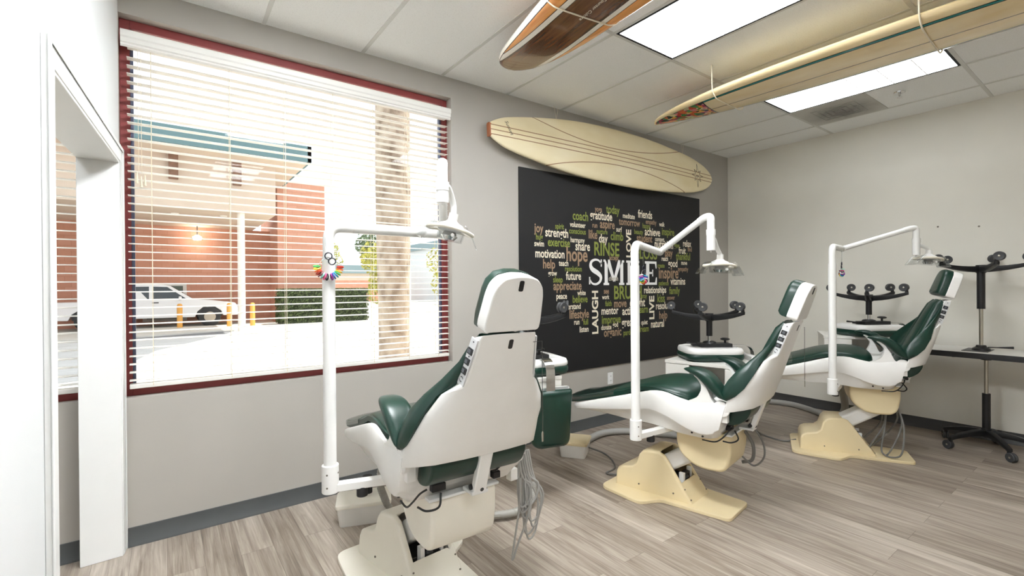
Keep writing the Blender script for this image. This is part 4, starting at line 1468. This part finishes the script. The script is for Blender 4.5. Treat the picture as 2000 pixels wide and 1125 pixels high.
Q = lambda a, b, c, d: [(a, c), (b, c), (b, d), (a, d)]
zz0, zz1 = 1.375, 1.627
slab(TC['S'], 3.478, 3.784, zz0, zz1, [Q(0, .26, 0, .09), Q(.74, 1, 0, .09), Q(.05, .20, .09, .91), Q(.80, .95, .09, .91), Q(0, .20, .91, 1), Q(.80, 1, .91, 1), [(.10, 1), (.30, 1), (.54, .22), (.46, .12)], [(.90, 1), (.70, 1), (.46, .22), (.54, .12)]])
slab(TC['S'], 3.815, 3.90, zz0, zz1, [Q(0, 1, 0, .09), Q(0, 1, .91, 1), Q(.25, .75, .09, .91)])
slab(TC['S'], 3.93, 4.085, zz0, zz1, [Q(0, 1, 0, .10), Q(0, .60, .91, 1), Q(.13, .40, .10, .91), [(.86, .10), (1, .10), (1, .34), (.92, .34)]])
slab(TC['S'], 4.115, 4.318, zz0, zz1, [Q(0, 1, 0, .10), Q(0, .97, .90, 1), Q(.10, .36, .10, .90), Q(.36, .66, .46, .55), Q(.60, .68, .36, .65), [(.84, .10), (1, .10), (1, .32), (.92, .32)], [(.84, .90), (.97, .90), (.97, .70), (.90, .70)]])
# S: ribbon along two arcs
sp = smoothpath([(.90, 0, .80), (.72, 0, .93), (.46, 0, .96), (.22, 0, .88), (.16, 0, .72), (.30, 0, .58), (.62, 0, .46), (.84, 0, .32), (.80, 0, .14), (.54, 0, .03), (.26, 0, .06), (.07, 0, .22)], 5)
lf, rg = [], []
for i, p in enumerate(sp):
    tv = (sp[min(i + 1, len(sp) - 1)] - sp[max(0, i - 1)])
    tv = Vector((tv.x, 0, tv.z * 1.2)).normalized()
    u_ = i / (len(sp) - 1)
    hwid = .045 + .075 * math.exp(-((u_ - .5) / .22) ** 2)
    lf.append((p.x - tv.z * hwid, p.z + tv.x * hwid * .8))
    rg.append((p.x + tv.z * hwid, p.z - tv.x * hwid * .8))
for i in range(len(sp) - 1):
    slab(TC['S'], 3.268, 3.470, 1.378, 1.632, [[lf[i], lf[i + 1], rg[i + 1], rg[i]]])
slab(TC['S'], 3.268, 3.470, 1.378, 1.632, [Q(.84, .93, .70, .98), Q(.04, .13, .02, .30)])
for k_, nm, cc in (('W', 'cream_lettering', '#ece3cd'), ('T', 'tan_lettering', '#a3876c'), ('G', 'green_lettering', '#858f40'), ('S', 'smile_lettering', '#efeeec'), ('B', 'small_lettering', '#cfc8b8')):
    ob = TC[k_].build(nm, mat('ink_' + nm, cc, .55), po, smooth=False, fix=False)
    if k_ == 'B':
        ob.location.y = -.001


# ------------------------------------------------------------------ surfboards
def board(name, label, half, thick, rocker, matf, n=44, ex=3.4):
    """half: (s, half width) along the length; local x = length, y = width, z = thickness (0 = show face)"""
    r = thing(name, label, 'surfboard', group='surfboards')
    m = MB()
    L_ = half[-1][0]
    rings = []
    ss = [L_ * (0.5 - 0.5 * cos(pi * k / n)) for k in range(n + 1)]
    for s in ss:
        hw = max(.002, spl(half, s))
        th = thick * min(1.0, .25 + 1.6 * sqrt(max(0, min(s, L_ - s) / L_)))
        th = min(th, hw * 1.4 + .01)
        z0 = rocker(s)
        ring = []
        for k in range(28):
            an = 2 * pi * k / 28
            c_, q = cos(an), sin(an)
            yy = hw * (abs(c_) ** (2 / (3.2 if ex > 3 else 2.1))) * (1 if c_ > 0 else -1)
            zz = th / 2 * (abs(q) ** (2 / ex)) * (1 if q > 0 else -1)
            ring.append((s, yy, z0 + th / 2 + zz))
        rings.append(ring)
    m.loft(rings)
    return r, m, L_


def spline_half(tab):
    return tab


# board one: cream longboard hung on its rail against the window wall
bm1 = bpy.data.materials.new('board_cream')
t = NT(bm1)
o = t.obj()
sp_ = t.n('ShaderNodeSeparateXYZ')
t.l(o, sp_.inputs[0])
X_, Y_, Z_ = sp_.outputs
base = t.ramp(t.noise(t.mapv(o, (1.2, 3, 1)), 1.5, 3), [(.3, lin('#e6d6ab')), (.7, lin('#f0e4c3'))])
lines = None
ys = [t.math('ABSOLUTE', t.math('SUBTRACT', Y_, c)) for c in (-.039, 0.0, .039)]
mn = t.math('MINIMUM', t.math('MINIMUM', ys[0], ys[1]), ys[2])
# two sweeping pinlines
for (sg, s0, y0, kl, kr) in ((1, 1.3, .065, .155, .107), (-1, 1.5, .090, .14, .11)):
    dx = t.math('SUBTRACT', X_, s0)
    kk = t.math('MULTIPLY_ADD', t.math('GREATER_THAN', dx, 0.0), kr - kl, kl)
    yy_ = t.math('MULTIPLY_ADD', t.math('MULTIPLY', dx, dx), kk, y0)
    mn = t.math('MINIMUM', mn, t.math('ABSOLUTE', t.math('SUBTRACT', t.math('MULTIPLY', Y_, sg), yy_)))
mask = t.math('LESS_THAN', mn, .0036)
t.l(t.mix(mask, base, lin('#9b7350')), t.b.inputs['Base Color'])
t.b.inputs['Roughness'].default_value = .5
half1 = [(0, .058), (.03, .078), (.15, .128), (.475, .192), (.775, .236), (1.08, .263), (1.45, .275), (1.83, .274), (2.26, .252), (2.73, .206), (2.95, .158), (3.04, .128), (3.12, .082), (3.155, .045), (3.17, .004)]
r, m, L_ = board('surfboard', 'cream longboard with brown pinlines and star emblem hung on the wall above the poster', half1, .07, lambda s: .035 * ((s - 1.6) / 1.6) ** 2, bm1)
m.build('hull', bm1, r, ang=60)
m = MB()
rr = [(-.012, y, z) for y, z in rpoly([(-.056, .036), (.056, .036), (.056, .078), (-.056, .078)], .012, 3)]
m.loft([rr, [(.006, b, c) for a, b, c in rr]])
m.build('tail_block', mat('tail_wood', '#a5633f', .4, var=.25, vscale=20), r)
st = MB()
sx_, sy_ = 2.846, 0.0
op, ipts = [], []
for k in range(16):
    an = pi * k / 8 + pi / 2
    long_ = {0: .135, 8: .135, 4: .12, 12: .12}.get(k, .09)
    R_ = long_ if k % 2 == 0 else .045
    op.append((sx_ + R_ * cos(an), sy_ + R_ * sin(an)))


def face_z(s, y, half=half1, th0=.07):
    hw = max(.01, spl(half, s))
    th = min(th0 * min(1, .25 + 1.6 * sqrt(max(0, min(s, 3.17 - s) / 3.17))), hw * 1.4 + .01)
    c_ = min(.999, abs(y) / hw) ** 1.6
    return .035 * ((s - 1.6) / 1.6) ** 2 + th / 2 * (1 - sqrt(1 - c_ * c_) ** (2 / 3.4))


pts = [(a, b, face_z(a, b) - .0005) for a, b in op]
for a, b in zip(pts, pts[1:] + pts[:1]):
    st.tube([a, b], .0022, 5)
se = st.build('star_emblem', mat('emblem_ink', '#3d3322', .5), r)
vs, fs, a, b, c, d = text_geo('@&', bold=.01)
k = .055 / (b - a)
st2 = MB().add([(sx_ - .028 + (p[0] - a) * k, -.018 + p[1] * k, face_z(sx_, .02) - .0012) for p in vs], fs)
st2.build('emblem_script', mat('emblem_ink', '#3d3322', .5), se, smooth=False, fix=False)
vs, fs, a, b, c, d = text_geo('Sunset', shear=.3)
k = .125 / (b - a)
an = radians(-62)
q_ = [(.135 + ((p[0] - a) * k * cos(an) - p[1] * k * sin(an)), .085 + ((p[0] - a) * k * sin(an) + p[1] * k * cos(an))) for p in vs]
m = MB().add([(p[0], p[1], face_z(p[0], p[1]) - .0012) for p in q_], fs)
m.build('tail_script', mat('emblem_ink', '#3d3322', .5), r, smooth=False, fix=False)
for s in (.72, 2.62):
    for ds_ in (-.02, .03):
        MB().tube([(s, spl(half1, s) - .01, .05), (s + ds_, 2.978 - 2.63, .05)], .0012, 5).build('hanging_line', ROPE, r)
r.matrix_world = Matrix(((1, 0, 0, 2.105), (0, .06, 1, -.128), (0, 1, -.06, 2.63), (0, 0, 0, 1)))


def strap(root, s, hw, th, z0, top, m_=None):
    m = MB()
    pts = [(s, hw + .012, top), (s, hw + .010, z0 + th), (s, hw + .006, z0 + th * .4), (s, hw * .8, z0 - .003), (s, 0, z0 - .004), (s, -hw * .8, z0 - .003), (s, -hw - .006, z0 + th * .4), (s, -hw - .010, z0 + th), (s, -hw - .012, top)]
    m.tube(bendpath(pts, .03, 4), .0042, 8)
    m.build('strap', m_ or ROPE, root)
    MB().box((s, hw + .012, top - .006), (.03, .016, .012)).build('clip', ROPE, root, bevel=.002)


# board two: striped wood
bm2 = bpy.data.materials.new('board_striped_wood')
t = NT(bm2)
o = t.obj()
sp_ = t.n('ShaderNodeSeparateXYZ')
t.l(o, sp_.inputs[0])
X_, Y_, Z_ = sp_.outputs
gr = t.noise(t.mapv(o, (1.6, 22, 4)), 1.5, 4, .6, .8)
orange = t.ramp(gr, [(.3, lin('#e08e48')), (.7, lin('#f3b26a'))])
dark = t.ramp(gr, [(.3, lin('#4a2e1c')), (.7, lin('#7c5132'))])
ay = t.math('ABSOLUTE', Y_)
col = t.mix(t.math('LESS_THAN', ay, .152), orange, lin('#faf5e8'))
col = t.mix(t.math('LESS_THAN', ay, .116), col, dark)
e1 = t.math('MINIMUM', t.math('ABSOLUTE', t.math('SUBTRACT', ay, .116)), t.math('ABSOLUTE', t.math('SUBTRACT', ay, .152)))
col = t.mix(t.math('LESS_THAN', e1, .0022), col, lin('#2a1c14'))
at = t.n('ShaderNodeAttribute', attribute_name='rim')
col = t.mix(t.math('GREATER_THAN', at.outputs['Fac'], .935), col, lin('#2a1c14'))
col = t.mix(t.math('GREATER_THAN', at.outputs['Fac'], .955), col, lin('#faf5e8'))
t.l(col, t.b.inputs['Base Color'])
t.b.inputs['Roughness'].default_value = .22
t.b.inputs['Coat Weight'].default_value = .5


def rim_attr(ob, half):
    me = ob.data
    a_ = me.attributes.new('rim', 'FLOAT', 'POINT')
    L_ = half[-1][0]
    for i, v_ in enumerate(me.vertices):
        hw = max(.002, spl(half, v_.co.x))
        # distance to the outline, in widths, also near the two ends
        e_ = min(v_.co.x, L_ - v_.co.x)
        f = abs(v_.co.y) / hw
        if hw < .02:
            f = 1
        if v_.co.z > .5 * .075 + .12 * 0 and f < .9 and False:
            f = 1
        a_.data[i].value = max(f if hw > .02 else 1, 1 - e_ * 2.2 if e_ < .03 else 0)


half2 = [(0, .004), (.015, .055), (.05, .098), (.12, .138), (.3, .180), (.6, .215), (.85, .235), (1.3, .265), (1.7, .275), (2.3, .25), (2.7, .18), (2.9, .06)]
r, m, L_ = board('surfboard', 'orange and dark brown striped wooden surfboard hanging under the ceiling', half2, .075, lambda s: .05 * max(0, (.7 - s) / .7) ** 2, bm2)
h2 = m.build('hull', bm2, r, ang=60)
rim_attr(h2, half2)
vs, fs, a, b, c, d = text_geo('Counter Culture', shear=.45)
k = .215 / (b - a)
m = MB().add([(1.0 - (p[0] - a) * k, -.005 + p[1] * k, -.0012) for p in vs], fs)
m.build('script', mat('script_cream', '#eadfc8', .5), r, smooth=False, fix=False)
strap(r, .82, .234, .075, 0, H - 2.785)
strap(r, 2.2, .258, .075, 0, H - 2.785)
an = atan2(-.85, -.115)
r.location = (1.885, -.645, 2.78)
r.rotation_euler = (0, 0, an)

# board three: cream with a teal stripe and a floral nose
bm3 = bpy.data.materials.new('board_teal_stripe')
t = NT(bm3)
o = t.obj()
sp_ = t.n('ShaderNodeSeparateXYZ')
t.l(o, sp_.inputs[0])
X_, Y_, Z_ = sp_.outputs
col = t.ramp(t.noise(t.mapv(o, (1.5, 4, 2)), 1.5, 3), [(.3, lin('#e6cc97')), (.7, lin('#f2e0b6'))])
at = t.n('ShaderNodeAttribute', attribute_name='rim')
rim = at.outputs['Fac']
yl = t.math('ADD', Y_, t.math('MULTIPLY', X_, 0.0))
teal = t.math('MULTIPLY', t.math('GREATER_THAN', rim, .70), t.math('LESS_THAN', rim, .775))
ed = t.math('MINIMUM', t.math('ABSOLUTE', t.math('SUBTRACT', rim, .70)), t.math('ABSOLUTE', t.math('SUBTRACT', rim, .775)))
col = t.mix(t.math('LESS_THAN', t.math('ABSOLUTE', Y_), .0045), col, lin('#5d2f28'))
vo = t.n('ShaderNodeTexVoronoi', Scale=26.0)
nv = t.n('ShaderNodeVectorMath', operation='MULTIPLY_ADD')
nz = t.n('ShaderNodeTexNoise', Scale=14.0, Detail=2.0)
t.l(o, nz.inputs['Vector'])
t.l(nz.outputs['Color'], nv.inputs[0])
nv.inputs[1].default_value = (.06, .06, .06)
t.l(o, nv.inputs[2])
t.l(nv.outputs[0], vo.inputs['Vector'])
rb = t.n('ShaderNodeSeparateColor')
t.l(vo.outputs['Color'], rb.inputs[0])
fl = t.n('ShaderNodeValToRGB')
fl.color_ramp.interpolation = 'CONSTANT'
stops = [(0, '#233036'), (.16, '#d9673a'), (.30, '#e6a24a'), (.42, '#a02e4e'), (.54, '#ded09c'), (.66, '#4d8a4a'), (.76, '#d98a86'), (.86, '#2b3a30'), (.93, '#c8452f')]
while len(fl.color_ramp.elements) < len(stops):
    fl.color_ramp.elements.new(.5)
for e_, (p, c) in zip(fl.color_ramp.elements, stops):
    e_.position = p
    e_.color = lin(c)
t.l(rb.outputs[0], fl.inputs[0])
nose = t.math('LESS_THAN', t.math('ADD', X_, t.math('MULTIPLY', Y_, .10)), .52)
col = t.mix(t.math('MULTIPLY', nose, t.math('LESS_THAN', rim, .775)), col, fl.outputs[0])
tm = t.math('MULTIPLY', teal, t.math('SUBTRACT', 1.0, nose))
col = t.mix(tm, col, lin('#1f7a74'))
col = t.mix(t.math('LESS_THAN', ed, .012), col, lin('#1c2b2b'))
nl = t.math('ABSOLUTE', t.math('SUBTRACT', t.math('ADD', X_, t.math('MULTIPLY', Y_, .10)), .52))
col = t.mix(t.math('MULTIPLY', t.math('LESS_THAN', nl, .005), t.math('LESS_THAN', rim, .775)), col, lin('#1c2b2b'))
t.l(col, t.b.inputs['Base Color'])
t.b.inputs['Roughness'].default_value = .25
t.b.inputs['Coat Weight'].default_value = .4
half3 = [(0, .004), (.02, .032), (.08, .075), (.2, .128), (.4, .185), (.7, .240), (1.1, .275), (1.6, .285), (2.2, .275), (2.7, .24), (3.1, .16), (3.3, .05)]
r, m, L_ = board('surfboard', 'cream surfboard with teal stripe and flowered nose hanging under the far ceiling light', half3, .10, lambda s: .02 * max(0, (.9 - s) / .9) ** 2, bm3, ex=2.0)
h3 = m.build('hull', bm3, r, ang=60)
rim_attr(h3, half3)
strap(r, .66, .236, .10, .002, H - 2.755)
strap(r, 1.84, .282, .10, 0, H - 2.755)
r.location = (3.465, -.635, 2.75)
r.rotation_euler = (0, 0, atan2(-1.85, .07))


# ------------------------------------------------------------------ outside the window
GZ = -.15
gm = bpy.data.materials.new('pale_concrete')
t = NT(gm)
f = t.noise(t.obj(), .7, 5)
t.l(t.ramp(f, [(.3, lin('#c4bfb5')), (.7, lin('#d8d4cb'))]), t.b.inputs['Base Color'])
t.b.inputs['Roughness'].default_value = .9
struct('ground', MB().bb((-60, .16, GZ - .2), (80, 120, GZ)), gm, smooth=False)
ASPH_SHADE = mat('shaded_asphalt', '#77787a', .9, var=.08, vscale=3)
struct('asphalt_shadow', MB().loft([[(x, y, z) for x, y in ((-14, 3.2), (-.9, 7.4), (-.2, 11.2), (1.6, 14.9), (2.6, 18.4), (-14, 18.4))] for z in (GZ - .02, GZ + .004)]), ASPH_SHADE, smooth=False)  # ground shadow painted in as a darker asphalt polygon
struct('sidewalk_slab', MB().loft([[(x, y, z) for x, y in ((-.6, 15.4), (2.9, 16.6), (3.2, 18.9), (-14, 18.9), (-14, 15.2))] for z in (GZ, GZ + .05)]), gm, smooth=False)
struct('exterior_wall', MB().bb((-12, .16, GZ), (-3.4, .3, 3.6)).bb((XB + .15, .16, GZ), (14, .3, 3.6)).bb((-3.4, .16, WT), (XB + .15, .3, 3.6)).bb((-3.4, .16, GZ), (XB + .15, .3, .76)), mat('terracotta_stucco', '#c98264', .9, var=.05), smooth=False)
struct('sunlit_head_soffit', MB().bb((-12, .16, 3.06), (14, .75, 3.3)), mat('terracotta_stucco', '#c98264', .9), smooth=False)  # added soffit; its orange stands for sun on the window-frame head

STUC = mat('cream_stucco', '#c9b7a6', .9, var=.04, vscale=2)
BRICK = bpy.data.materials.new('terracotta_block')
t = NT(BRICK)
o = t.obj()
sx3 = t.n('ShaderNodeSeparateXYZ')
t.l(o, sx3.inputs[0])
cb = t.n('ShaderNodeCombineXYZ')
t.l(t.math('ADD', sx3.outputs[0], sx3.outputs[1]), cb.inputs[0])
t.l(sx3.outputs[2], cb.inputs[1])
bk = t.n('ShaderNodeTexBrick', offset=.5)
for k_, v_ in (('Scale', 1.0), ('Mortar Size', .008), ('Brick Width', .4), ('Row Height', .2)):
    bk.inputs[k_].default_value = v_
bk.inputs['Color1'].default_value = lin('#c08a72')
bk.inputs['Color2'].default_value = lin('#c99580')
bk.inputs['Mortar'].default_value = lin('#b8836c')
t.l(cb.outputs[0], bk.inputs['Vector'])
t.l(bk.outputs['Color'], t.b.inputs['Base Color'])
t.b.inputs['Roughness'].default_value = .9
TEALP = mat('teal_fascia', '#5d787c', .8)
bd = thing('building', 'terracotta and cream building with a teal roof edge across the driveway', 'building', (0, 16, GZ))
off_ = Vector((0, -16, -GZ))


def bpart(nm, m_, *boxes, par=None):
    m = MB()
    for a, b in boxes:
        m.bb(Vector(a) + off_, Vector(b) + off_)
    return m.build(nm, m_, par or bd, smooth=False)


bpart('canopy', STUC, ((-12, 15.8, 4.02), (3.28, 21.5, 5.8)))
bpart('roof', STUC, ((-12, 14.85, 5.80), (4.15, 21.9, 5.95)))
bpart('fascia', TEALP, ((-12, 14.72, 5.86), (4.28, 14.85, 6.42)), ((4.15, 14.72, 5.86), (4.28, 21.9, 6.42)))
bpart('back_wall', BRICK, ((-12, 21.5, GZ), (4.0, 21.8, 4.02)))
bpart('block_wall', BRICK, ((4.0, 19.6, GZ), (6.0, 24, 6.05)))
for x in (.12, 1.92):
    bpart('bracket', mat('timber_brown', '#7a5a48', .8, var=.2), ((x, 15.62, 4.95), (x + .26, 15.82, 5.8)))
wf = bpart('window', mat('white_frame', '#dcdad4', .6), ((-.75, 21.42, .0), (.75, 21.52, 1.6)))
bpart('pane', mat('dark_pane', '#56645c', .2), ((-.62, 21.40, .1), (.62, 21.43, 1.48)), par=wf)
m = MB().cyl(Vector((2.19, 15.98, GZ)) + off_, Vector((2.19, 15.98, 4.02)) + off_, .12, seg=20)
m.build('column', mat('column_cream', '#e2d8cc', .8), bd)
for x, y in ((.3, 17.2), (1.75, 17.0), (.6, 20.0), (2.6, 19.5)):
    MB().lathe(Vector((x, y, 4.02)) + off_, [(0, -.02), (.11, -.02), (.12, 0), (0, 0)], seg=18).build('downlight', mat('downlight_white', '#f0ede6', .5), bd)
lw = MB().lathe(Vector((1.12, 20.9, 3.55)) + off_, [(0, -.14), (.14, -.12), (.17, 0), (.05, .08), (0, .08)], seg=20)
lw.build('glare_disc', mat('glare_disc', '#ffffff', .4, emit='#fff2dc', estr=25), bd)  # made-up glowing disc standing in for a glare reflection on the glass
bpart('glare_disc_stem', GREYW, ((1.10, 20.88, 3.6), (1.14, 20.92, 4.02)))  # made-up stem holding the glowing disc

# pickup truck
tk = thing('pickup_truck', 'white crew cab pickup truck parked under the canopy outside the window', 'truck', (2.45, 20.25, GZ), pi)
# local x runs to the rear (thing is turned), y across, z up; nose at x = 0
TW = mat('truck_white', '#e4e4e4', .25, coat=.5)
pf = [(0.02, .42), (0.0, .62), (.04, .80), (.12, .92), (.9, 1.04), (1.55, 1.10), (2.28, 1.62), (2.5, 1.68), (3.5, 1.69), (3.95, 1.66), (4.18, 1.12), (4.22, 1.06), (5.75, 1.05), (5.8, .62), (5.78, .42), (5.2, .40), (5.1, .62), (4.85, .80), (4.5, .80), (4.25, .62), (4.16, .40), (1.5, .38), (1.42, .60), (1.2, .80), (.86, .80), (.62, .62), (.54, .42)]
m = MB()
rings = []
for l in (-.96, -.93, .93, .96):
    k = 1 if abs(l) < .95 else .0
    rings.append([(a, l * (1.0 if z < 1.12 else 1 - .16 * (z - 1.12) / .56), z - (.0 if k else .0)) for a, z in pf])
m.loft(rings)
tkb = m.build('body', TW, tk, bevel=.03, seg=2, ang=40)
PANE = mat('car_window', '#2c3236', .1)
for sd in (1, -1):
    for pg in ([(1.78, 1.12), (2.38, 1.58), (2.84, 1.60), (2.84, 1.12)], [(2.94, 1.12), (2.94, 1.60), (3.62, 1.59), (3.74, 1.12)]):
        fy = lambda z, o2: sd * ((.96 if z < 1.12 else .96 * (1 - .16 * (z - 1.12) / .56)) + o2)
        MB().loft([[(a, fy(z, e_), z) for a, z in pg] for e_ in (-.01, .008)]).build('side_window', PANE, tk, smooth=False)
    for a in (2.75, 3.55):
        MB().box((a, sd * .972, .98), (.2, .02, .035)).build('door_handle', RUBBER, tk)
    MB().box((1.98, sd * 1.06, 1.14), (.10, .20, .15)).build('mirror', TW, tk, bevel=.03)
    for a in (1.0, 4.68):
        wh = MB().lathe((a, sd * .84, .38), [(0, -.11), (.30, -.12), (.37, -.10), (.385, -.03), (.385, .03), (.37, .10), (.30, .12), (0, .11)], axis=(0, 1, 0), seg=28).build('wheel', RUBBER, tk, ang=50)
        MB().lathe((a, sd * .95, .38), [(0, -.01), (.06, -.012), (.22, -.005), (.24, .01), (0, .012)] if sd < 0 else [(0, -.01), (.24, -.01), (.22, .006), (.06, .012), (0, .012)], axis=(0, 1, 0), seg=24).build('rim', STEEL, wh)
        MB().bb((a - .42, sd * .55, .40), (a + .42, sd * .93, .78)).build('wheel_well', RUBBER, tk)
MB().loft([[(1.60, l, 1.125), (2.26, l * .93, 1.60), (2.255, l * .93, 1.615), (1.59, l, 1.14)] for l in (-.80, .80)]).build('windscreen', PANE, tk, smooth=False)
MB().bb((-.08, -.95, .42), (.04, .95, .60)).build('front_bumper', CHROME, tk, bevel=.03)
MB().bb((-.02, -.55, .64), (.04, .55, .86)).build('grille', RUBBER, tk)
for sd in (1, -1):
    MB().bb((-.01, sd * .62, .68), (.12, sd * .93, .86)).build('headlight', CHROME, tk, bevel=.02)

YEL = mat('bollard_yellow', '#e0a24a', .6)
for lb, x, y in (('yellow bollard in front of the truck doors', .44, 18.55), ('yellow bollard at the truck nose', 2.0, 18.0), ('yellow bollard right of the canopy column', 2.74, 17.6)):
    bo = MB().lathe((0, 0, 0), [(.09, 0), (.09, .86), (.075, .92), (.04, .945), (0, .95)], seg=18).build('bollard', YEL)
    bo.location = (x, y, GZ)
    tag(bo, lb, 'bollard', 'yellow bollards')

# hedge and trees
LEAF = mat('hedge_leaf', '#4d5a33', .7, var=.5, vscale=9)
LEAFY = mat('tree_leaf_yellow', '#a8a44c', .7, var=.4, vscale=5)
LEAFD = mat('tree_leaf_dark', '#5b6a4c', .7, var=.4, vscale=5)
BARK = bpy.data.materials.new('palm_bark')
t = NT(BARK)
o = t.obj()
wv = t.n('ShaderNodeTexNoise', Scale=1.0, Detail=4.0)
t.l(t.mapv(o, (5, 5, 3.4)), wv.inputs['Vector'])
t.l(t.ramp(wv.outputs['Fac'], [(.32, lin('#7d6c5c')), (.48, lin('#a99a88')), (.68, lin('#c2b5a4'))]), t.b.inputs['Base Color'])
t.b.inputs['Roughness'].default_value = .95
t.bump(wv.outputs['Fac'], .6, .03)


def leaves(mb, n, fn, size, rnd):
    for _ in range(n):
        p, nrm = fn(rnd)
        a = Vector((rnd.uniform(-1, 1), rnd.uniform(-1, 1), rnd.uniform(-1, 1))).normalized()
        nn = (Vector(nrm) * .7 + a).normalized()
        u_ = nn.orthogonal().normalized()
        v_ = nn.cross(u_)
        q = rnd.uniform(.6, 1.3) * size
        c_ = Vector(p)
        mb.add([c_ + u_ * q, c_ + v_ * q * .55, c_ - u_ * q, c_ - v_ * q * .55], [(0, 1, 2, 3)])


rnd = random.Random(3)
hg = thing('hedge', 'clipped green hedge in front of the terracotta block outside', 'hedge', (5.55, 18.3, GZ))
hx, hy, hz = 1.75, .75, 1.45
MB().bb((-hx + .06, -hy + .06, 0), (hx - .06, hy - .06, hz - .06)).build('core', mat('hedge_core', '#2c351f', .9), hg, smooth=False)


def hsurf(r_):
    q = r_.random()
    if q < .45:
        return (r_.uniform(-hx, hx), -hy, r_.uniform(.05, hz)), (0, -1, 0)
    if q < .75:
        return (r_.uniform(-hx, hx), r_.uniform(-hy, hy), hz), (0, 0, 1)
    if q < .88:
        return (hx, r_.uniform(-hy, hy), r_.uniform(.05, hz)), (1, 0, 0)
    return (-hx, r_.uniform(-hy, hy), r_.uniform(.05, hz)), (-1, 0, 0)


m = MB()
leaves(m, 4200, hsurf, .055, rnd)
m.build('foliage', LEAF, hg, smooth=False, fix=False)

pt = MB().lathe((0, 0, 0), [(.27, 0), (.25, .5), (.255, 1.2), (.275, 2.2), (.285, 3.2), (.28, 4.2), (.275, 6), (.26, 9)], seg=28)
po_ = pt.build('palm_trunk', BARK)
po_.location = (3.06, 4.25, GZ)
tag(po_, 'thick palm trunk close outside the window', 'palm tree')


def tree(label, x, y, h, rx, rz_, leaf, seed, trunk=.08):
    r_ = thing('tree', label, 'tree', (x, y, GZ))
    rn = random.Random(seed)
    MB().tube([(0, 0, 0), (.05, 0, h * .4), (0, .05, h - rz_ * .6)], [trunk, trunk * .8, trunk * .4], 8).build('trunk', BARK, r_)
    blobs = [(Vector((rn.uniform(-.6, .6) * rx, rn.uniform(-.6, .6) * rx, h - rz_ + rn.uniform(-.7, .8) * rz_)), rn.uniform(.35, .6)) for _ in range(9)]

    def fn(q):
        c_, k_ = q.choice(blobs)
        d_ = Vector((q.gauss(0, 1), q.gauss(0, 1), q.gauss(0, 1))).normalized()
        return c_ + Vector((d_.x * rx * k_, d_.y * rx * k_, d_.z * rz_ * k_)), d_
    m = MB()
    leaves(m, 1500, fn, rx * .085, rn)
    m.build('foliage', leaf, r_, smooth=False, fix=False)


tree('yellow-green street tree left of the palm trunk', 13.6, 32, 4.6, 1.7, 2.1, LEAFY, 1, .14)
tree('round dark tree crown far behind the low building', 21.0, 56, 9.0, 2.2, 2.3, LEAFD, 2, .2)
tree('pale street tree right of the palm trunk', 19.5, 33, 4.4, 1.7, 1.9, LEAFY, 4, .12)
tree('pale tree top behind the low roof at the nearest lamp post', 14.2, 50, 6.4, 1.6, 1.4, LEAFY, 6, .15)

fb = thing('low_building', 'low brick building with a flat blue-grey roof band far behind the hedge', 'building', (14, 44, GZ))
MB().bb((-4, 0, 0), (5.2, 6, 2.9)).build('wall', BRICK, fb, smooth=False)
MB().bb((-4, -.03, 2.2), (5.2, .02, 2.9)).build('band', STUC, fb, smooth=False)
MB().bb((-4.2, -.4, 2.9), (5.4, 6.2, 3.7)).build('roof', mat('roof_blue_grey', '#7d8f94', .7), fb, smooth=False)
pb = thing('pale_building', 'pale grey building at the right end of the view outside', 'building', (27, 40, GZ))
MB().bb((-4, 0, 0), (14, 8, 5.6)).build('wall', mat('pale_stucco', '#cfd2d4', .9), pb, smooth=False)
MB().bb((-4.3, -.5, 5.6), (14, 8, 6.3)).build('roof', mat('roof_blue_grey', '#7d8f94', .7), pb, smooth=False)
